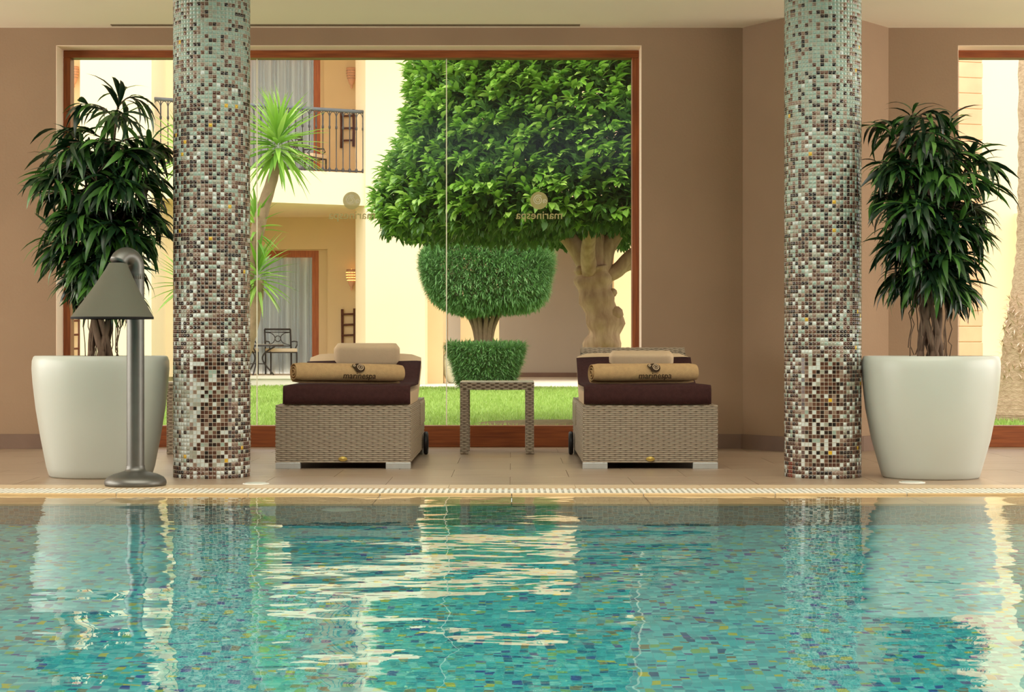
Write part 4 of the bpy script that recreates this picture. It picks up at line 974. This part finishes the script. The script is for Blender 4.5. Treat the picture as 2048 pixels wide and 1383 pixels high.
def crown_r(z):   # radius of the clipped crown at height z
    zs = [1.66, 1.72, 1.82, 1.98, 2.2, 2.5, 2.9, 3.35, 3.75, 4.05, 4.25]; rs_ = [1.55, 1.82, 1.98, 2.05, 1.98, 1.88, 1.78, 1.66, 1.45, 1.0, 0.1]
    return np.interp(z, zs, rs_)
def crown_points(n, shrink):
    z = rng.uniform(1.70, 4.22, n); a = rng.random(n)*2*math.pi; r = crown_r(z)*shrink
    r = r*(1+0.03*np.sin(a*7+z*5)+0.02*np.sin(a*17-z*9))
    nz = np.clip((z-2.6)/2.2, -0.5, 0.9)
    P = np.stack([tx+r*np.cos(a), TD+r*np.sin(a), z], 1); Nn = np.stack([np.cos(a), np.sin(a), nz], 1)
    return P, Nn
TLV, TLF = leaf_geo(1.0, 0.46, 0.5, 3, 0.35, 0.9)
def rosettes(P, Nn, per, up, spread, l0, l1):
    n = len(P); ax = Nn*0.75 + np.array([0,0,up]) + rng.normal(0, 0.28, (n,3)); Fm = frames(ax)
    pos = []; dr = []; sc_ = []
    for q in range(per):
        th = rng.uniform(0.75, 1.25, n)*spread; ph = q*2.4 + rng.random(n)*0.8 + rng.random()*6
        d = Fm[:,:,0]*np.cos(th)[:,None] + (Fm[:,:,1]*np.cos(ph)[:,None] + Fm[:,:,2]*np.sin(ph)[:,None])*np.sin(th)[:,None]
        axn = Fm[:,:,0]
        pos.append(P - axn*0.016*q + rng.normal(0, 0.004, (n,3))); dr.append(d); sc_.append(rng.uniform(l0, l1, n))
    return np.concatenate(pos), np.concatenate(dr), np.concatenate(sc_)
P, Nn = crown_points(2500, 1.0); m_ = Nn[:,1] < 0.55; P, Nn = P[m_], Nn[m_]
pos, dr, sl_ = rosettes(P, Nn, 7, 0.75, 0.75, 0.085, 0.13); rot = frames(dr, rng.normal(0, 0.3, len(dr)))
fr = np.where((pos[:,1] < TD-1.2) & (pos[:,0] < 1.05) & (pos[:,2] < 3.1))[0]; pick = rng.permutation(fr)[:300]; rest = np.setdiff1d(np.arange(len(pos)), pick)
leaf_objects('leaf', TLV, TLF, pos[pick], rot[pick], sl_[pick]*1.1, M['tleaf'], tr)
V, Fc = scatter(TLV, TLF, pos[rest], rot[rest], sl_[rest]); np_obj('foliage', V, Fc, M['tleaf'], tr, smooth=True)['kind'] = 'stuff'
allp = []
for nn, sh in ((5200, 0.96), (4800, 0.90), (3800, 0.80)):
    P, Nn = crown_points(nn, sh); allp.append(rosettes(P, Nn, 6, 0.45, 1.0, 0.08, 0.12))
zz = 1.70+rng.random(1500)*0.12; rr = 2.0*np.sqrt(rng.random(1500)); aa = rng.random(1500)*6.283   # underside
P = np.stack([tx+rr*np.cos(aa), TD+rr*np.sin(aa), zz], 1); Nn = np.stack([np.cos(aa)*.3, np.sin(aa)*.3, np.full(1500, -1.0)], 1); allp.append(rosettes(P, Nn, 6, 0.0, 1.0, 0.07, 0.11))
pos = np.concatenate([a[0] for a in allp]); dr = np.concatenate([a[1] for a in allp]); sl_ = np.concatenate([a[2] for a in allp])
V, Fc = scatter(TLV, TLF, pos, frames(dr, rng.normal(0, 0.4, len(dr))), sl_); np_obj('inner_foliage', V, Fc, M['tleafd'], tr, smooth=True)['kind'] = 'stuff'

# ------------------------------------------------------------------ outside: clipped topiary with bowl and ball
QD = 30.0; qx = PX(972, QD); tp = thing('topiary_bush', 'clipped topiary with round head above a bowl-shaped skirt', 'topiary', (qx, QD, -0.03))
for k in range(13):
    a = k*2.4; r0 = 0.06+0.05*random.random(); r1 = random.uniform(0.15, 0.6); e = Vector((qx+r1*math.cos(a), QD+r1*math.sin(a)*.6, PZ(590, QD)+random.uniform(-.05, .25)))
    s0 = Vector((qx-.02+r0*math.cos(a), QD+r0*math.sin(a), -0.03)); m1 = Vector((qx-.02+r0*1.3*math.cos(a), QD+r0*math.sin(a), PZ(675, QD))); m2 = m1.lerp(e, 0.45)+Vector((0,0,.03))
    pth = spline([s0, m1, m2, e], 5); MB().tube(pth, [0.06-0.04*i/(len(pth)-1) for i in range(len(pth))], 7).build('stem', M['stem'], tp, smooth=True)
def needles(P, Nn, per, l0, l1):
    n = len(P); pos = np.repeat(P, per, 0) + rng.normal(0, 0.015, (n*per,3)); d = np.repeat(Nn, per, 0) + rng.normal(0, 0.8, (n*per,3)) + np.array([0,0,0.15]); return pos, d, rng.uniform(l0, l1, n*per)
NLV, NLF = leaf_geo(1.0, 0.17, 0.12, 2, 0.2, 1.0)
parts_ = []
for nn, sh in ((4500, 1.0), (3500, 0.93), (2500, 0.83)):
    u_ = rng.normal(0, 1, (nn,3)); u_ /= np.linalg.norm(u_, axis=1, keepdims=True); e = 3.2
    s_ = (np.abs(u_)**e).sum(1)**(-1/e); S = u_*s_[:,None]*sh
    hw = np.array([125*QD/F, 110*QD/F, 78*QD/F]); lob = 1+0.035*np.sin(u_[:,0]*6+u_[:,2]*4)
    Pp = S*hw*lob[:,None]; taper = np.where(Pp[:,2] < 0, 1+0.07*Pp[:,2]/hw[2], 1.0); Pp[:,0] *= taper; Pp[:,1] *= taper
    parts_.append(needles(Pp+np.array([PX(975, QD), QD, PZ(543, QD)]), u_, 5, 0.09, 0.15))
zb_ = []
for nn, sh in ((2200, 1.0), (1600, 0.88)):   # bowl skirt
    a = rng.random(nn)*6.283; z = rng.random(nn); r_ = (0.36+0.24*z**0.8)*sh
    Pp = np.stack([qx+r_*np.cos(a), QD+r_*np.sin(a), 0.02+z*(PZ(690, QD)-0.02)], 1); parts_.append(needles(Pp, np.stack([np.cos(a), np.sin(a), np.full(nn, .1)], 1), 5, 0.09, 0.15))
a = rng.random(1200)*6.283; r_ = 0.58*np.sqrt(rng.random(1200)); Pp = np.stack([qx+r_*np.cos(a), QD+r_*np.sin(a), np.full(1200, PZ(692, QD))], 1); parts_.append(needles(Pp, np.tile([0,0,1.0], (1200,1)), 3, 0.06, 0.10))
pos = np.concatenate([a[0] for a in parts_]); dr = np.concatenate([a[1] for a in parts_]); sl_ = np.concatenate([a[2] for a in parts_])
V, Fc = scatter(NLV, NLF, pos, frames(dr), sl_); np_obj('foliage', V, Fc, M['needle'], tp)['kind'] = 'stuff'

# ------------------------------------------------------------------ outside: yucca
YD = 23.0; yu = thing('yucca_tree', 'branching yucca with spiky light green rosettes seen behind the mosaic column', 'yucca', (PX(440, YD), YD, -0.03))
def PY(px, py, dy=0.0): return PT(px, py, YD+dy)
for pts, r0, r1 in (([PY(442, 808), PY(468, 640), PY(500, 520), PY(524, 425), PY(548, 345), PY(552, 310)], .13, .048), ([PY(446, 808), PY(482, 720), PY(504, 650), PY(516, 590), PY(518, 560)], .11, .055),
                    ([PY(436, 808), PY(405, 690), PY(380, 610), PY(372, 575)], .11, .055), ([PY(438, 808), PY(420, 600), PY(385, 430), PY(378, 330)], .12, .055), ([PY(500, 520), PY(512, 480), PY(515, 455)], .06, .045)):
    pth = spline(pts, 5); n_ = len(pth); MB().tube(pth, [(r0+(r1-r0)*i/(n_-1))*(1+0.06*(i % 2)) for i in range(n_)], 10).build('trunk', M['ybark'], yu, smooth=True)
YLV, YLF = leaf_geo(1.0, 0.105, 0.35, 4, 0.5, 0.55)
heads = [(PY(555, 285), 116, 0.64), (PY(516, 548), 66, 0.50), (PY(368, 305), 56, 0.52), (PY(366, 562), 50, 0.42), (PY(512, 452), 34, 0.42)]
for c_, nl, Ll in heads:
    i = np.arange(nl); el = np.linspace(1.45, -0.75, nl) + rng.normal(0, 0.10, nl); az = i*2.39996 + rng.normal(0, 0.15, nl)
    d = np.stack([np.cos(el)*np.cos(az), np.cos(el)*np.sin(az), np.sin(el)], 1)
    pos = np.array(c_) + d*0.03 + np.stack([np.zeros(nl), np.zeros(nl), np.linspace(0.10, -0.14, nl)], 1)
    leaf_objects('leaf', YLV, YLF, pos, frames(d), Ll*rng.uniform(0.85, 1.08, nl), M['yleaf'], yu)

# ------------------------------------------------------------------ outside: palm trunk
PD = 17.9; px_ = PX(2078, PD); pa = thing('palm_trunk', 'thick fibrous palm trunk standing on the lawn by the picture edge', 'palm tree', (px_, PD, -0.03))
pr = [(0.47, -0.03), (0.45, 0.04), (0.41, 0.18), (0.37, 0.42), (0.33, 0.8), (0.27, 1.15), (0.215, 1.6), (0.20, 2.1), (0.195, 2.8), (0.19, 4.2)]
P2 = []
for i in range(len(pr)-1):
    for k in range(8):
        s = k/8; r_ = pr[i][0]*(1-s)+pr[i+1][0]*s; z = pr[i][1]*(1-s)+pr[i+1][1]*s; P2.append((r_+0.006*(1 if (k % 2) else -1), z))
MB().lathe(P2, 40, c=(px_, PD, 0)).build('trunk', M['palm'], pa, smooth=True)
pos = []; dr = []
for k in range(1100):
    a = rng.random()*6.283; z = rng.uniform(0.35, 1.15); r_ = np.interp(z, [p[1] for p in pr], [p[0] for p in pr])
    pos.append((px_+r_*math.cos(a), PD+r_*math.sin(a), z)); dr.append((math.cos(a)*.35+rng.normal(0,.3), math.sin(a)*.35+rng.normal(0,.3), rng.uniform(-.4, 1.0)))
FLV, FLF = leaf_geo(1.0, 0.16, 0.6, 2, 0.2, 0.8)
V, Fc = scatter(FLV, FLF, np.array(pos), frames(np.array(dr)), rng.uniform(0.05, 0.10, len(pos))); np_obj('fibre', V, Fc, M['frond'], pa)['kind'] = 'stuff'
